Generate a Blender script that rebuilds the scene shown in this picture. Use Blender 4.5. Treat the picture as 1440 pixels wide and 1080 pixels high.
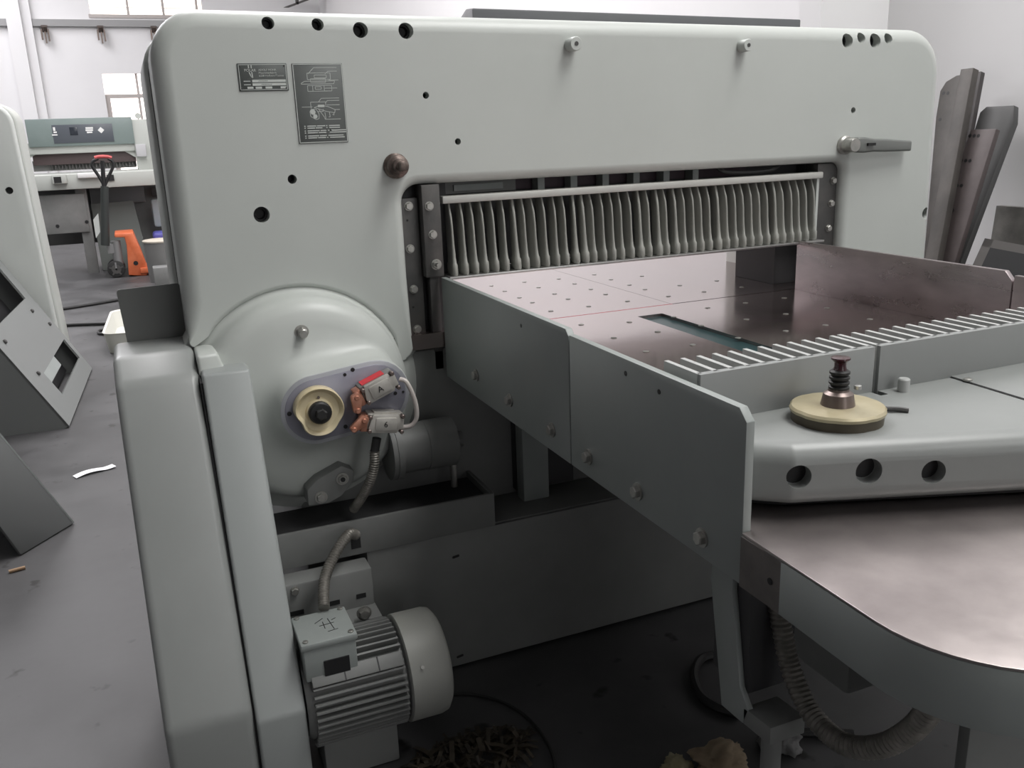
import bpy, bmesh, math, random
from mathutils import Matrix, Vector, noise
random.seed(7)
for o in list(bpy.data.objects): bpy.data.objects.remove(o)
scn = bpy.context.scene
COL = scn.collection
# ------------------------------------------------------------------ camera
YAW, PIT, ROL, FPX = -0.390572644, -0.277226444, 0.0374738397, 1250.40447
CAM = Vector((0.0, -2.192, 1.41))
def cam_matrix():
    ca, sa, cb, sb, cc, sc = math.cos(YAW), math.sin(YAW), math.cos(PIT), math.sin(PIT), math.cos(ROL), math.sin(ROL)
    yaw = Matrix(((ca, -sa, 0), (sa, ca, 0), (0, 0, 1)))
    pit = Matrix(((1, 0, 0), (0, cb, -sb), (0, sb, cb)))
    rol = Matrix(((cc, 0, sc), (0, 1, 0), (-sc, 0, cc)))
    return yaw @ pit @ rol                     # columns: right, forward, up
RM = cam_matrix()
cd = bpy.data.cameras.new('camera'); cam = bpy.data.objects.new('camera', cd); COL.objects.link(cam)
cd.sensor_width = 36; cd.lens = 36 * FPX / 1440; cd.clip_start = .02; cd.clip_end = 200
r_, f_, u_ = RM.col[0], RM.col[1], RM.col[2]
cam.matrix_world = Matrix(((r_[0], u_[0], -f_[0], CAM[0]), (r_[1], u_[1], -f_[1], CAM[1]), (r_[2], u_[2], -f_[2], CAM[2]), (0, 0, 0, 1)))
scn.camera = cam
# photo pixel (1440x1080) -> point on a plane of the place
def ray(x, y): return RM @ Vector(((x - 720) / FPX, 1, -(y - 540) / FPX))
def onY(x, y, Y): d = ray(x, y); return CAM + d * ((Y - CAM.y) / d.y)
def onX(x, y, X): d = ray(x, y); return CAM + d * ((X - CAM.x) / d.x)
def onZ(x, y, Z): d = ray(x, y); return CAM + d * ((Z - CAM.z) / d.z)
def onP(x, y, p, n): d = ray(x, y); return CAM + d * ((Vector(p) - CAM).dot(n) / d.dot(n))
# ------------------------------------------------------------------ world and light
w = bpy.data.worlds.new('world'); scn.world = w; w.use_nodes = True
w.node_tree.nodes['Background'].inputs[0].default_value = (.86, .9, 1, 1)
w.node_tree.nodes['Background'].inputs[1].default_value = .25
scn.view_settings.view_transform = 'Standard'; scn.view_settings.look = 'None'
scn.view_settings.exposure = 0.0; scn.view_settings.gamma = 1; scn.view_settings.use_curve_mapping = False
HX0, HX1, HY0, HY1, HZ = -12.0, 3.4, -11.0, 14.0, 5.6
def area(name, loc, aim, sx, sy, watts, col):
    l = bpy.data.lights.new(name, 'AREA'); l.shape = 'RECTANGLE'; l.size = sx; l.size_y = sy; l.energy = watts; l.color = col
    o = bpy.data.objects.new(name, l); COL.objects.link(o); o.location = loc
    o.rotation_euler = (Vector(aim) - Vector(loc)).to_track_quat('-Z', 'Y').to_euler()
    return o
area('skylight_light_over_machine', (2.4, -1.9, HZ - .08), (2.4, -1.9, 0), 1.6, 3.0, 190, (1, .99, .97))
area('clerestory_light', (HX1 - .08, -5.2, 4.2), (1.0, -.5, 1.2), 4.0, 1.6, 88, (1, .99, .98))
area('front_fill_light', (.9, 4.4, HZ - .08), (.9, 4.4, 0), 2.4, 6.0, 430, (1, .97, .98))  # unseen ceiling light added to brighten the right wall and front table
area('hall_fill_light', (-2.4, 9.5, HZ - .08), (-2.4, 9.5, 0), 2.6, 7.0, 420, (.99, .97, 1))  # unseen fill light added overhead to lift the hall floor and far walls
area('door_light', (2.2, HY0 + .1, 1.6), (1.6, 0, .6), 2.2, 2.8, 48, (1, 1, 1))

# ------------------------------------------------------------------ helpers
W = {}
def new_obj(name, mesh, mat, parent=None, M=None):
    o = bpy.data.objects.new(name, mesh); COL.objects.link(o)
    if mat is not None and mesh is not None and len(mesh.materials) == 0: mesh.materials.append(mat)
    if M is None: M = Matrix.Identity(4)
    o.matrix_basis = M; W[o] = M
    if parent is not None:
        o.parent = parent; o.matrix_parent_inverse = W[parent].inverted()
    return o
def thing(name, label, cat, loc=(0, 0, 0), rz=0, group=None, local=False):
    o = bpy.data.objects.new(name, None); COL.objects.link(o)
    o.empty_display_size = .1
    o.matrix_basis = Matrix.Translation(loc) @ Matrix.Rotation(rz, 4, 'Z')
    W[o] = Matrix.Identity(4) if local else o.matrix_basis.copy()
    tag(o, label, cat, group); return o
def tag(o, label=None, cat=None, group=None, kind=None):
    if label: o['label'] = label
    if cat: o['category'] = cat
    if group: o['group'] = group
    if kind: o['kind'] = kind
    return o
def fillet(pts, n=8):
    """pts: (x, y, radius) closed polygon -> smooth outline"""
    out = []; N = len(pts)
    for i in range(N):
        x, y, r = pts[i]; P = Vector((x, y)); A = Vector(pts[i - 1][:2]) - P; B = Vector(pts[(i + 1) % N][:2]) - P
        if r <= 0: out.append((x, y)); continue
        a, b = A.normalized(), B.normalized()
        ang = a.angle(b); t = min(r / math.tan(ang / 2), A.length * .98, B.length * .98); rr = t * math.tan(ang / 2)
        c = P + (a + b).normalized() * (rr / math.sin(ang / 2))
        s = P + a * t - c; e = P + b * t - c
        a0 = math.atan2(s.y, s.x); a1 = math.atan2(e.y, e.x); d = (a1 - a0 + math.pi) % (2 * math.pi) - math.pi
        for k in range(n + 1):
            q = a0 + d * k / n; out.append((c.x + rr * math.cos(q), c.y + rr * math.sin(q)))
    return out
def spline(pts, n=10):
    P = [Vector(p) for p in pts]; P = [P[0] * 2 - P[1]] + P + [P[-1] * 2 - P[-2]]; out = []
    for i in range(1, len(P) - 2):
        for k in range(n):
            t = k / n; a, b, c, d = P[i - 1], P[i], P[i + 1], P[i + 2]
            out.append(.5 * ((2 * b) + (c - a) * t + (2 * a - 5 * b + 4 * c - d) * t * t + (3 * b - a - 3 * c + d) * t ** 3))
    out.append(P[-2]); return out
def resample(path, step):
    out = [path[0].copy()]; acc = 0
    for a, b in zip(path, path[1:]):
        L = (b - a).length
        if L < 1e-9: continue
        p = step - acc
        while p <= L: out.append(a + (b - a) * (p / L)); p += step
        acc = L - (p - step)
    return out
class MB:
    def __init__(s, M=None): s.bm = bmesh.new(); s.M = M or Matrix.Identity(4)
    def v(s, p): return s.bm.verts.new(s.M @ Vector(p))
    def face(s, vs):
        try: return s.bm.faces.new(vs)
        except ValueError: return None
    def box(s, x0, x1, y0, y1, z0, z1):
        q = [s.v((x, y, z)) for z in (z0, z1) for (x, y) in ((x0, y0), (x1, y0), (x1, y1), (x0, y1))]
        for f in ((3, 2, 1, 0), (4, 5, 6, 7), (0, 1, 5, 4), (1, 2, 6, 5), (2, 3, 7, 6), (3, 0, 4, 7)): s.face([q[i] for i in f])
        return s
    def hexa(s, q):
        q = [s.v(p) for p in q]
        for f in ((3, 2, 1, 0), (4, 5, 6, 7), (0, 1, 5, 4), (1, 2, 6, 5), (2, 3, 7, 6), (3, 0, 4, 7)): s.face([q[i] for i in f])
        return s
    def rings(s, R, cap=True, closed=False):
        V = [[s.v(p) for p in r] for r in R]; n = len(V[0])
        for a, b in zip(V, V[1:] + ([V[0]] if closed else [])):
            for i in range(n): s.face([a[i], a[(i + 1) % n], b[(i + 1) % n], b[i]])
        if cap and not closed: s.face(V[0][::-1]); s.face(V[-1])
        return s
    def prism(s, poly, axis, a0, a1):
        f = {'X': lambda u, v, a: (a, u, v), 'Y': lambda u, v, a: (u, a, v), 'Z': lambda u, v, a: (u, v, a)}[axis]
        return s.rings([[f(u, v, a0) for u, v in poly], [f(u, v, a1) for u, v in poly]])
    def extrude3(s, poly, d):
        d = Vector(d); return s.rings([[Vector(p) for p in poly], [Vector(p) + d for p in poly]])
    def lathe(s, prof, org, axis, n=24, ph=0, cap=True):
        ax = Vector(axis).normalized(); t = ax.orthogonal().normalized(); b = ax.cross(t); o = Vector(org)
        return s.rings([[o + ax * h + (t * math.cos(2 * math.pi * i / n + ph) + b * math.sin(2 * math.pi * i / n + ph)) * max(r, 1e-5) for i in range(n)] for r, h in prof], cap)
    def cyl(s, p0, p1, r, r2=None, n=20, ph=0):
        p0, p1 = Vector(p0), Vector(p1); return s.lathe([(r, 0), (r if r2 is None else r2, (p1 - p0).length)], p0, p1 - p0, n, ph)
    def tube(s, path, rad, n=10, cap=True):
        P = [Vector(p) for p in path]; R = []
        T = [(P[min(i + 1, len(P) - 1)] - P[max(i - 1, 0)]).normalized() for i in range(len(P))]
        u = T[0].orthogonal().normalized()
        for i, p in enumerate(P):
            u = (u - T[i] * u.dot(T[i])).normalized(); b = T[i].cross(u); r = rad(i) if callable(rad) else rad
            R.append([p + (u * math.cos(2 * math.pi * k / n) + b * math.sin(2 * math.pi * k / n)) * r for k in range(n)])
        return s.rings(R, cap)
    def corrugated(s, pts, r, pitch, n=12):
        P = resample(spline(pts, 24), pitch / 4); return s.tube(P, lambda i: r * (1, .93, .84, .93)[i % 4], n)
    def mesh(s, name, smooth=35):
        bmesh.ops.remove_doubles(s.bm, verts=s.bm.verts, dist=1e-6)
        bmesh.ops.recalc_face_normals(s.bm, faces=s.bm.faces)
        me = bpy.data.meshes.new(name); s.bm.to_mesh(me); s.bm.free()
        if smooth: shade(me, smooth)
        return me
    def build(s, name, mat, parent=None, bevel=0, seg=2, smooth=35, cut=None, M=None, ang=30, wfun=None):
        me = s.mesh(name, smooth)
        if wfun:
            at = me.attributes.new('bevel_weight_edge', 'FLOAT', 'EDGE')
            for e in me.edges: at.data[e.index].value = wfun(me.vertices[e.vertices[0]].co, me.vertices[e.vertices[1]].co)
            ang = -1
        o = new_obj(name, me, mat, parent, M)
        if bevel or cut: bake(o, bevel, seg, cut, smooth, ang)
        return o
def shade(me, deg):
    for p in me.polygons: p.use_smooth = True
    me.set_sharp_from_angle(angle=math.radians(deg))
def bake(o, bevel=0, seg=2, cut=None, smooth=35, ang=30):
    tmp = []
    if bevel:
        m = o.modifiers.new('b', 'BEVEL'); m.width = bevel; m.segments = seg; m.limit_method = 'WEIGHT' if ang < 0 else 'ANGLE'; m.angle_limit = math.radians(max(ang, 1)); m.use_clamp_overlap = ang >= 0
    for cb in (cut or []):
        me = cb.mesh('cutter', 0); c = bpy.data.objects.new('cutter', me); COL.objects.link(c); tmp.append(c)
        m = o.modifiers.new('c', 'BOOLEAN'); m.object = c; m.solver = 'EXACT'; m.operation = 'DIFFERENCE'
    dg = bpy.context.evaluated_depsgraph_get(); dg.update()
    me = bpy.data.meshes.new_from_object(o.evaluated_get(dg), depsgraph=dg)
    o.modifiers.clear(); old = o.data; o.data = me; bpy.data.meshes.remove(old)
    for c in tmp: d = c.data; bpy.data.objects.remove(c); bpy.data.meshes.remove(d)
    if smooth: shade(me, smooth)
def text(name, body, size, loc, mat, parent, rot=None, align='LEFT', ext=.0003):
    c = bpy.data.curves.new(name, 'FONT'); c.body = body; c.size = size; c.extrude = ext; c.align_x = align; c.resolution_u = 3
    t = bpy.data.objects.new(name, c); COL.objects.link(t)
    dg = bpy.context.evaluated_depsgraph_get(); dg.update()
    me = bpy.data.meshes.new_from_object(t.evaluated_get(dg)); bpy.data.objects.remove(t); bpy.data.curves.remove(c)
    me.materials.clear()
    R = rot if rot is not None else Matrix.Rotation(math.pi / 2, 4, 'X')
    return new_obj(name, me, mat, parent, Matrix.Translation(loc) @ R)
# ------------------------------------------------------------------ materials
def mat(name, col, rough=.5, metal=0, noise_amt=0, scale=8, col2=None, bump=0, bscale=60, rough2=None, emit=None, estr=0, stretch=None, coat=0, spec=None, detail=6):
    m = bpy.data.materials.new(name); m.use_nodes = True; nt = m.node_tree; b = nt.nodes['Principled BSDF']
    b.inputs['Base Color'].default_value = (*col, 1); b.inputs['Roughness'].default_value = rough; b.inputs['Metallic'].default_value = metal
    if coat: b.inputs['Coat Weight'].default_value = coat; b.inputs['Coat Roughness'].default_value = .2
    if spec is not None: b.inputs['Specular IOR Level'].default_value = spec
    if emit: b.inputs['Emission Color'].default_value = (*emit, 1); b.inputs['Emission Strength'].default_value = estr
    if noise_amt or col2 or bump or rough2 is not None:
        tc = nt.nodes.new('ShaderNodeTexCoord'); src = tc.outputs['Object']
        if stretch:
            mp = nt.nodes.new('ShaderNodeMapping'); mp.inputs['Scale'].default_value = stretch; nt.links.new(src, mp.inputs[0]); src = mp.outputs[0]
    if col2:
        n = nt.nodes.new('ShaderNodeTexNoise'); n.inputs['Scale'].default_value = scale; n.inputs['Detail'].default_value = detail; n.inputs['Roughness'].default_value = .6
        nt.links.new(src, n.inputs['Vector'])
        r = nt.nodes.new('ShaderNodeValToRGB'); r.color_ramp.elements[0].position = .5 - .5 * (noise_amt or .5) + .05; r.color_ramp.elements[1].position = .5 + .5 * (noise_amt or .5) - .05
        r.color_ramp.elements[0].color = (*col, 1); r.color_ramp.elements[1].color = (*col2, 1)
        nt.links.new(n.outputs['Fac'], r.inputs[0]); nt.links.new(r.outputs[0], b.inputs['Base Color'])
        if rough2 is not None:
            mr = nt.nodes.new('ShaderNodeMapRange'); mr.inputs['From Min'].default_value = .3; mr.inputs['From Max'].default_value = .7
            mr.inputs['To Min'].default_value = rough; mr.inputs['To Max'].default_value = rough2
            nt.links.new(n.outputs['Fac'], mr.inputs[0]); nt.links.new(mr.outputs[0], b.inputs['Roughness'])
    if bump:
        n2 = nt.nodes.new('ShaderNodeTexNoise'); n2.inputs['Scale'].default_value = bscale; n2.inputs['Detail'].default_value = 4; nt.links.new(src, n2.inputs['Vector'])
        bp = nt.nodes.new('ShaderNodeBump'); bp.inputs['Strength'].default_value = bump; bp.inputs['Distance'].default_value = .004
        nt.links.new(n2.outputs['Fac'], bp.inputs['Height']); nt.links.new(bp.outputs[0], b.inputs['Normal'])
    return m
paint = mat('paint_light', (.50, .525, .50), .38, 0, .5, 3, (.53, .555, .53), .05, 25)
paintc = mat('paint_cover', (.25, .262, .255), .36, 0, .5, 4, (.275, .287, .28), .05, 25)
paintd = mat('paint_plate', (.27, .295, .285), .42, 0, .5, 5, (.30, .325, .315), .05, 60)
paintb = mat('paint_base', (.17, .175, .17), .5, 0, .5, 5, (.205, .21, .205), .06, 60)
edgep = mat('paint_edge', (.6, .62, .61), .4)
steel = mat('steel_dark', (.075, .075, .075), .45, .5, .5, 14, (.12, .115, .11), .1, 120, .6)
bolt = mat('bolt_zinc', (.36, .36, .34), .35, .85, .5, 60, (.5, .49, .46))
rusty = mat('bolt_brown', (.1, .075, .065), .4, .7, .5, 80, (.22, .18, .16))
bright = mat('bare_metal', (.5, .5, .49), .3, .9, .5, 40, (.6, .59, .58))
tablem = mat('table_steel', (.38, .31, .305), .13, .95, .8, 3, (.49, .41, .40), .015, 30, .22)
rtablem = mat('rear_table_steel', (.27, .24, .236), .3, .85, .6, 5, (.46, .415, .405), .05, 50, .4)
platem = mat('plate_steel', (.33, .29, .29), .22, .9, .7, 6, (.52, .46, .47), .04, 60, .4, None, 0, (1, 1, 3))
black = mat('black', (.012, .012, .013), .5)
rubber = mat('rubber', (.02, .02, .02), .55)
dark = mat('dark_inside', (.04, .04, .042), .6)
plum = mat('dark_plum_panel', (.05, .03, .042), .5)
teal = mat('slot_teal', (.02, .06, .065), .3, .3)
redm = mat('red_line', (.55, .08, .11), .5)
cream = mat('cam_cream', (.62, .52, .32), .35, 0, .5, 20, (.70, .62, .43))
copper = mat('copper', (.45, .19, .12), .42, .5, .5, 60, (.56, .28, .2))
greyplate = mat('switch_plate', (.24, .24, .29), .35, .4, .5, 10, (.30, .30, .35))
swm = mat('switch_case', (.50, .48, .44), .35, .35, .5, 60, (.58, .56, .52))
swd = mat('switch_body', (.2, .2, .19), .45)
label_red = mat('red_label', (.75, .05, .06), .45)
white = mat('white_paint', (.75, .75, .74), .5)
cable_w = mat('white_cable', (.62, .57, .54), .45)
conduit = mat('conduit_metal', (.15, .145, .13), .45, .5, .5, 40, (.27, .255, .23))
conduitd = mat('conduit_dark', (.09, .085, .08), .5, .3)
brass = mat('dial_brass', (.42, .36, .22), .38, .35, .5, 14, (.52, .47, .33))
brassd = mat('dial_edge', (.10, .085, .06), .5, .3)
hubm = mat('hub_bronze', (.2, .16, .145), .35, .6)
maroon = mat('knob_maroon', (.045, .008, .012), .22, 0, coat=.4)
nameb = mat('nameplate', (.10, .11, .105), .4, .3)
ink = mat('plate_ink', (.55, .58, .55), .4)
floorm = mat('floor_concrete', (.032, .032, .033), .42, 0, .5, 2.2, (.088, .088, .090), .10, 14, .58, detail=12, spec=.5)
wallm = mat('wall_white', (.80, .795, .80), .8, 0, .5, .8, (.84, .835, .84), .04, 20)
ceilm = mat('ceiling_white', (.6, .6, .6), .9)
winm = mat('window_lit', (.9, .85, .82), .5, emit=(1, .90, .86), estr=2.2)
winm2 = mat('window_lit_warm', (.9, .85, .82), .5, emit=(1, .92, .82), estr=1.8)
framem = mat('window_frame', (.5, .46, .44), .6)
railm = mat('rail_grey', (.33, .33, .33), .6)
greenm = mat('hood_green', (.17, .215, .205), .45, 0, .5, 4, (.20, .245, .235))
greend = mat('hood_display', (.09, .10, .115), .3)
palem = mat('pale_paint', (.45, .47, .44), .5)
dullm = mat('dull_grey', (.16, .165, .16), .55, 0, .5, 5, (.22, .22, .215))
orange = mat('jack_orange', (.62, .13, .045), .45, 0, .5, 12, (.72, .2, .09))
wood = mat('board_brown', (.042, .038, .035), .55, .2, .5, 7, (.08, .072, .066), .1, 40)
woodr = mat('board_reddish', (.058, .046, .046), .5, .2, .5, 7, (.09, .073, .072), .1, 40)
nt = floorm.node_tree; bs = nt.nodes['Principled BSDF']; old = bs.inputs['Base Color'].links[0].from_socket
tc = nt.nodes.new('ShaderNodeTexCoord'); nz = nt.nodes.new('ShaderNodeTexNoise'); nz.inputs['Scale'].default_value = 9; nz.inputs['Detail'].default_value = 3; nt.links.new(tc.outputs['Object'], nz.inputs['Vector'])
rp = nt.nodes.new('ShaderNodeValToRGB'); rp.color_ramp.elements[0].position = .66; rp.color_ramp.elements[1].position = .72; nt.links.new(nz.outputs['Fac'], rp.inputs[0])
mx = nt.nodes.new('ShaderNodeMix'); mx.data_type = 'RGBA'; nt.links.new(rp.outputs[0], mx.inputs[0]); nt.links.new(old, mx.inputs[6]); mx.inputs[7].default_value = (.018, .017, .016, 1); nt.links.new(mx.outputs[2], bs.inputs['Base Color'])
ragm = mat('rag_yellow', (.30, .26, .15), .9, 0, .5, 20, (.42, .38, .26))
ragb = mat('rag_tan', (.24, .18, .12), .9, 0, .5, 20, (.36, .29, .2))
ragg = mat('rag_grey', (.14, .14, .14), .8, 0, .5, 20, (.26, .26, .26))
oily = mat('oily_scraps', (.015, .013, .01), .6, 0, .5, 30, (.07, .055, .035))
paper = mat('paper', (.85, .85, .88), .7)
bluep = mat('blue_bag', (.09, .09, .35), .5)

# ------------------------------------------------------------------ hall
def struct(name, mb, m, **k): return tag(mb.build(name, m, **k), kind='structure')
struct('floor', MB().box(HX0 - .2, HX1 + .2, HY0 - .2, HY1 + .2, -.2, 0), floorm)
struct('ceiling', MB().box(HX0 - .2, HX1 + .2, HY0 - .2, HY1 + .2, HZ, HZ + .2), ceilm)
wb = MB().box(HX0, HX1, HY1, HY1 + .25, 0, HZ)
def bwin(x0, x1, z0, z1): return MB().box(x0, x1, HY1 - .1, HY1 + .3, z0, z1)
WIN = [(-.17, 1.50, 3.385, 4.7), (-.14, 1.50, 1.0, 2.51)]
struct('wall_back', wb, wallm, cut=[bwin(*q) for q in WIN])
struct('wall_right', MB().box(HX1, HX1 + .25, HY0, HY1, 0, HZ), wallm)
struct('wall_left', MB().box(HX0 - .25, HX0, HY0, HY1, 0, HZ), wallm)
struct('wall_front', MB().box(HX0, HX1, HY0 - .25, HY0, 0, HZ), wallm)
struct('trim_1', MB().box(3.0, HX1, 1.25, 1.40, 0, HZ), wallm)
struct('trim_2', MB().box(-1.33, -1.13, 13.80, HY1, 0, HZ), wallm)
struct('trim_3', MB().box(-1.13, -1.0, 13.9, HY1, 0, HZ), wallm)
for k, (x0, x1, z0, z1) in enumerate(WIN):
    wn = tag(MB().box(x0, x1, HY1 + .12, HY1 + .16, z0, z1).build('window_%d' % (k + 1), winm2 if k == 0 else winm), kind='structure')
    cols = (.38, .905, 1.42) if k == 0 else (.36, .90, 1.42)
    rows = () if k == 0 else (2.17,)
    t = .018
    MB().box(x0 - .03, x1 + .03, HY1 - .02, HY1 + .1, z0 - .05, z0).build('sill', framem, wn)
    for cx in cols: MB().box(cx - t, cx + t, HY1 + .06, HY1 + .115, z0, z1).build('mullion', framem, wn)
    for rz in rows: MB().box(x0, x1, HY1 + .055, HY1 + .115, rz - .03, rz + .03).build('transom', framem, wn)
    if k == 1: MB().box(x0, x0 + .07, HY1 + .05, HY1 + .118, 1.0, 2.14).build('window_frame', framem, wn)
    else:
        for q in range(9): MB().box(x0, x1, HY1 + .10, HY1 + .118, 3.5 + q * .13, 3.507 + q * .13).build('louvre_line', framem, wn)
rail = tag(MB().box(-3.5, 3.3, HY1 - .07, HY1 - .004, 3.20, 3.30).build('wall_rail', railm), 'long grey horizontal rail running along the far white wall', 'rail')
for k, px in enumerate((62, 141, 216)):
    c = onY(px, 37, HY1 - .08)
    m = MB()
    m.cyl((c.x, c.y - .02, 3.2), (c.x, c.y + .02, 3.12), .05, .035, 10)
    m.box(c.x - .06, c.x - .035, c.y - .02, c.y + .02, 3.0, 3.15); m.box(c.x + .035, c.x + .055, c.y - .03, c.y, 2.98, 3.15); m.box(c.x - .01, c.x + .01, c.y - .02, c.y, 2.95, 3.14)
    tag(m.build('wall_hook', rusty), ('small dark hook cluster under the wall rail beside the white pilaster', 'small dark hook cluster under the wall rail below the upper window corner', 'small dark hook cluster under the wall rail below the middle of the upper window')[k], 'hook', 'hooks under the wall rail')
wbk = thing('wall_bracket', 'dark steel truss bracket fixed high in the far corner', 'bracket', (3.2, 13.4, 3.55))
MB().box(2.75, 3.38, 13.35, 13.45, 3.64, 3.72).build('arm', steel, wbk)
MB().hexa([(2.7, 13.36, 3.45), (2.78, 13.36, 3.45), (2.78, 13.44, 3.45), (2.7, 13.44, 3.45), (3.3, 13.36, 3.66), (3.38, 13.36, 3.66), (3.38, 13.44, 3.66), (3.3, 13.44, 3.66)]).build('brace', steel, wbk)
for q in range(3): MB().box(2.9 + q * .16, 2.94 + q * .16, 13.36, 13.44, 3.5 + q * .06, 3.66).build('strut', steel, wbk)

# ------------------------------------------------------------------ the paper cutter
PC = thing('paper_cutter', 'large pale grey-green paper guillotine seen from behind with long steel rear table', 'paper cutter', (1.25, .2, 0))
def hexbolt_mesh(name, r=.011, h=.008, wr=.015, wh=.003):
    m = MB(); m.lathe([(wr, 0), (wr, -wh)], (0, 0, 0), (0, 1, 0), 20)      # washer towards -Y
    m.lathe([(r, -wh), (r, -wh - h * .8), (r * .86, -wh - h)], (0, 0, 0), (0, 1, 0), 6, .3)
    return m.mesh(name, 25)
BOLT = hexbolt_mesh('bolt'); BOLT.materials.append(bolt)
BOLTS = hexbolt_mesh('bolt_small', .009, .007, .0105, .002); BOLTS.materials.append(bolt)
RZ = Matrix.Rotation(-math.pi / 2, 4, 'Z')          # -Y facing -> -X facing
def put(mesh, name, loc, parent, R=None, s=1):
    return new_obj(name, mesh, None, parent, Matrix.Translation(loc) @ (R or Matrix.Identity(4)) @ Matrix.Scale(s, 4))
# gantry shell
arc = [(.333 + .270 * math.cos(math.radians(a)), .79 + .272 * math.sin(math.radians(a))) for a in range(20, 146, 6)]
outl = [(.082, .945, .012), (.083, 1.696, .11), (2.402, 1.664, .13), (2.438, .42, 0), (2.035, .42, 0), (2.035, 1.281, .03), (.628, 1.289, .045), (.628, .84, .03), (.585, .845, 0)]
poly = fillet(outl[:], 10) + arc
holes = [(377, 32, 9), (447, 34, 8.5), (507, 42, 10.5), (571, 43, 10.5), (1192, 57, 7.5), (1212, 53, 5.5), (1231, 57, 7.5), (1250, 54, 5.5), (599, 134, 4.5), (644, 199, 4.2), (411, 252, 6.5), (368, 302, 11.5), (1200, 155, 3.2), (1303, 300, 6)]
cutm = MB(); plugs = []
for px, py, rp in holes:
    c = onY(px, py, 0); r = rp * (onY(px + 1, py, 0) - c).length
    cutm.cyl((c.x, -.02, c.z), (c.x, .07, c.z), r, n=24); plugs.append((c, r))
def rounded_plate(poly, wf, depth, seg=6):
    # front face at y = 0 with a rolled edge of radius wf(x, z)
    N = len(poly); P2 = [Vector(p) for p in poly]; area2 = sum(P2[i].x * P2[(i + 1) % N].y - P2[(i + 1) % N].x * P2[i].y for i in range(N)); sg = 1 if area2 > 0 else -1
    nor = []
    for i in range(N):
        a = (P2[i] - P2[i - 1]); b = (P2[(i + 1) % N] - P2[i]); a = a.normalized() if a.length > 1e-9 else b.normalized(); b = b.normalized() if b.length > 1e-9 else a
        t = (a + b).normalized(); k = 1 / max(.5, t.dot(a)); nor.append(Vector((-t.y, t.x)) * sg * k)
    R = [[(p.x, depth, p.y) for p in P2]]
    for j in range(seg + 1):
        th = math.pi / 2 * j / seg; R.append([(p.x + n.x * wf(p) * (1 - math.cos(th)), wf(p) * (1 - math.sin(th)), p.y + n.y * wf(p) * (1 - math.cos(th))) for p, n in zip(P2, nor)])
    return MB().rings(R)
def gw(p):
    if p.y < .44: return .0006
    if p.y < .975 and p.x < .135: return .0015
    if p.y < .885 and .5 < p.x < .605: return .0015
    if p.y < .90 and .5 < p.x < .64: return .008
    if p.y < 1.08 and .10 < p.x < .61: return .012
    if p.y < 1.30 and .57 < p.x < 2.1: return .012 + .014 * min(1, max(0, (p.y - .90) / .15)) if p.x < 1 else (.026 if p.y > .5 else .0006)
    return .042 * min(1, (p.y - .94) / .12 + .15) if p.x < .2 else .042 * min(1, (p.y - .42) / .1)
def dense(pl, st=.03):
    out = []
    for a, b in zip(pl, pl[1:] + pl[:1]):
        a, b = Vector(a), Vector(b); k = max(1, int((b - a).length / st)); out += [tuple(a + (b - a) * i / k) for i in range(k)]
    return out
frame = rounded_plate(dense(poly), gw, .20).build('rear_frame', paint, PC, cut=[cutm], smooth=40)
wn = frame.modifiers.new('wn', 'WEIGHTED_NORMAL'); wn.keep_sharp = True; wn.weight = 100
for c, r in plugs:
    MB().lathe([(r * .98, .064), (r * .98, .03), (r * .7, .03), (r * .6, .045), (r * .01, .045)], (c.x, 0, c.z), (0, 1, 0), 16).build('hole_plug', black, frame)
body = fillet([(.072, .90, .02), (.072, 1.68, .10), (2.40, 1.65, .12), (2.44, .42, 0), (2.05, .42, 0), (2.05, 1.27, .03), (.60, 1.27, .03), (.60, .88, 0)], 8)
MB().prism(body, 'Y', .215, .62).build('frame_body', paint, PC, bevel=.02, seg=3)
MB().prism([(x * .992 + .010, z * .99 + .012) for x, z in body], 'Y', .195, .22).build('frame_gasket', rubber, PC)
# hood on top
h0 = onY(664, 18, .25); h1 = onY(1126, 33, .25); h2 = onY(686, 13, .42)
for h_ in (h0, h1, h2): h_.z += .012
MB().hexa([(h0.x, .25, 1.63), (h1.x, .25, 1.63), (h1.x + .1, .60, 1.63), (h0.x, .60, 1.63),
           (h0.x, .25, h0.z), (h1.x, .25, h1.z), (h1.x + .1, .60, h1.z + .02), (h2.x, .60, h2.z + .012)]).build('top_hood', mat('hood_dark', (.10, .105, .11), .5), PC, bevel=.004)
# plate bolts with caps on the gantry
def capped(px, py, r, L):
    c = onY(px, py, -.02)
    o = MB().lathe([(r, 0), (r, -L), (r * .9, -L - .003)], (c.x, 0, c.z), (0, 1, 0), 24).build('cap_bolt', paint, PC)
    MB().lathe([(r * .32, -L - .001), (r * .32, -L - .004)], (c.x, 0, c.z), (0, 1, 0), 12).build('bolt_recess', steel, o)
capped(807, 62, .0175, .032); capped(1049, 64, .0165, .03)
c = onY(564, 234, -.05)
o = MB().lathe([(.031, 0), (.031, -.006), (.026, -.012), (.026, -.03), (.018, -.034), (.018, -.05), (.012, -.052), (.012, -.066), (.009, -.068)], (c.x, 0, c.z), (0, 1, 0), 24).build('tie_bolt', rusty, PC)
MB().box(c.x - .0095, c.x + .0095, -.08, -.066, c.z - .0095, c.z + .0095).build('square_end', rusty, o, bevel=.002)
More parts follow.
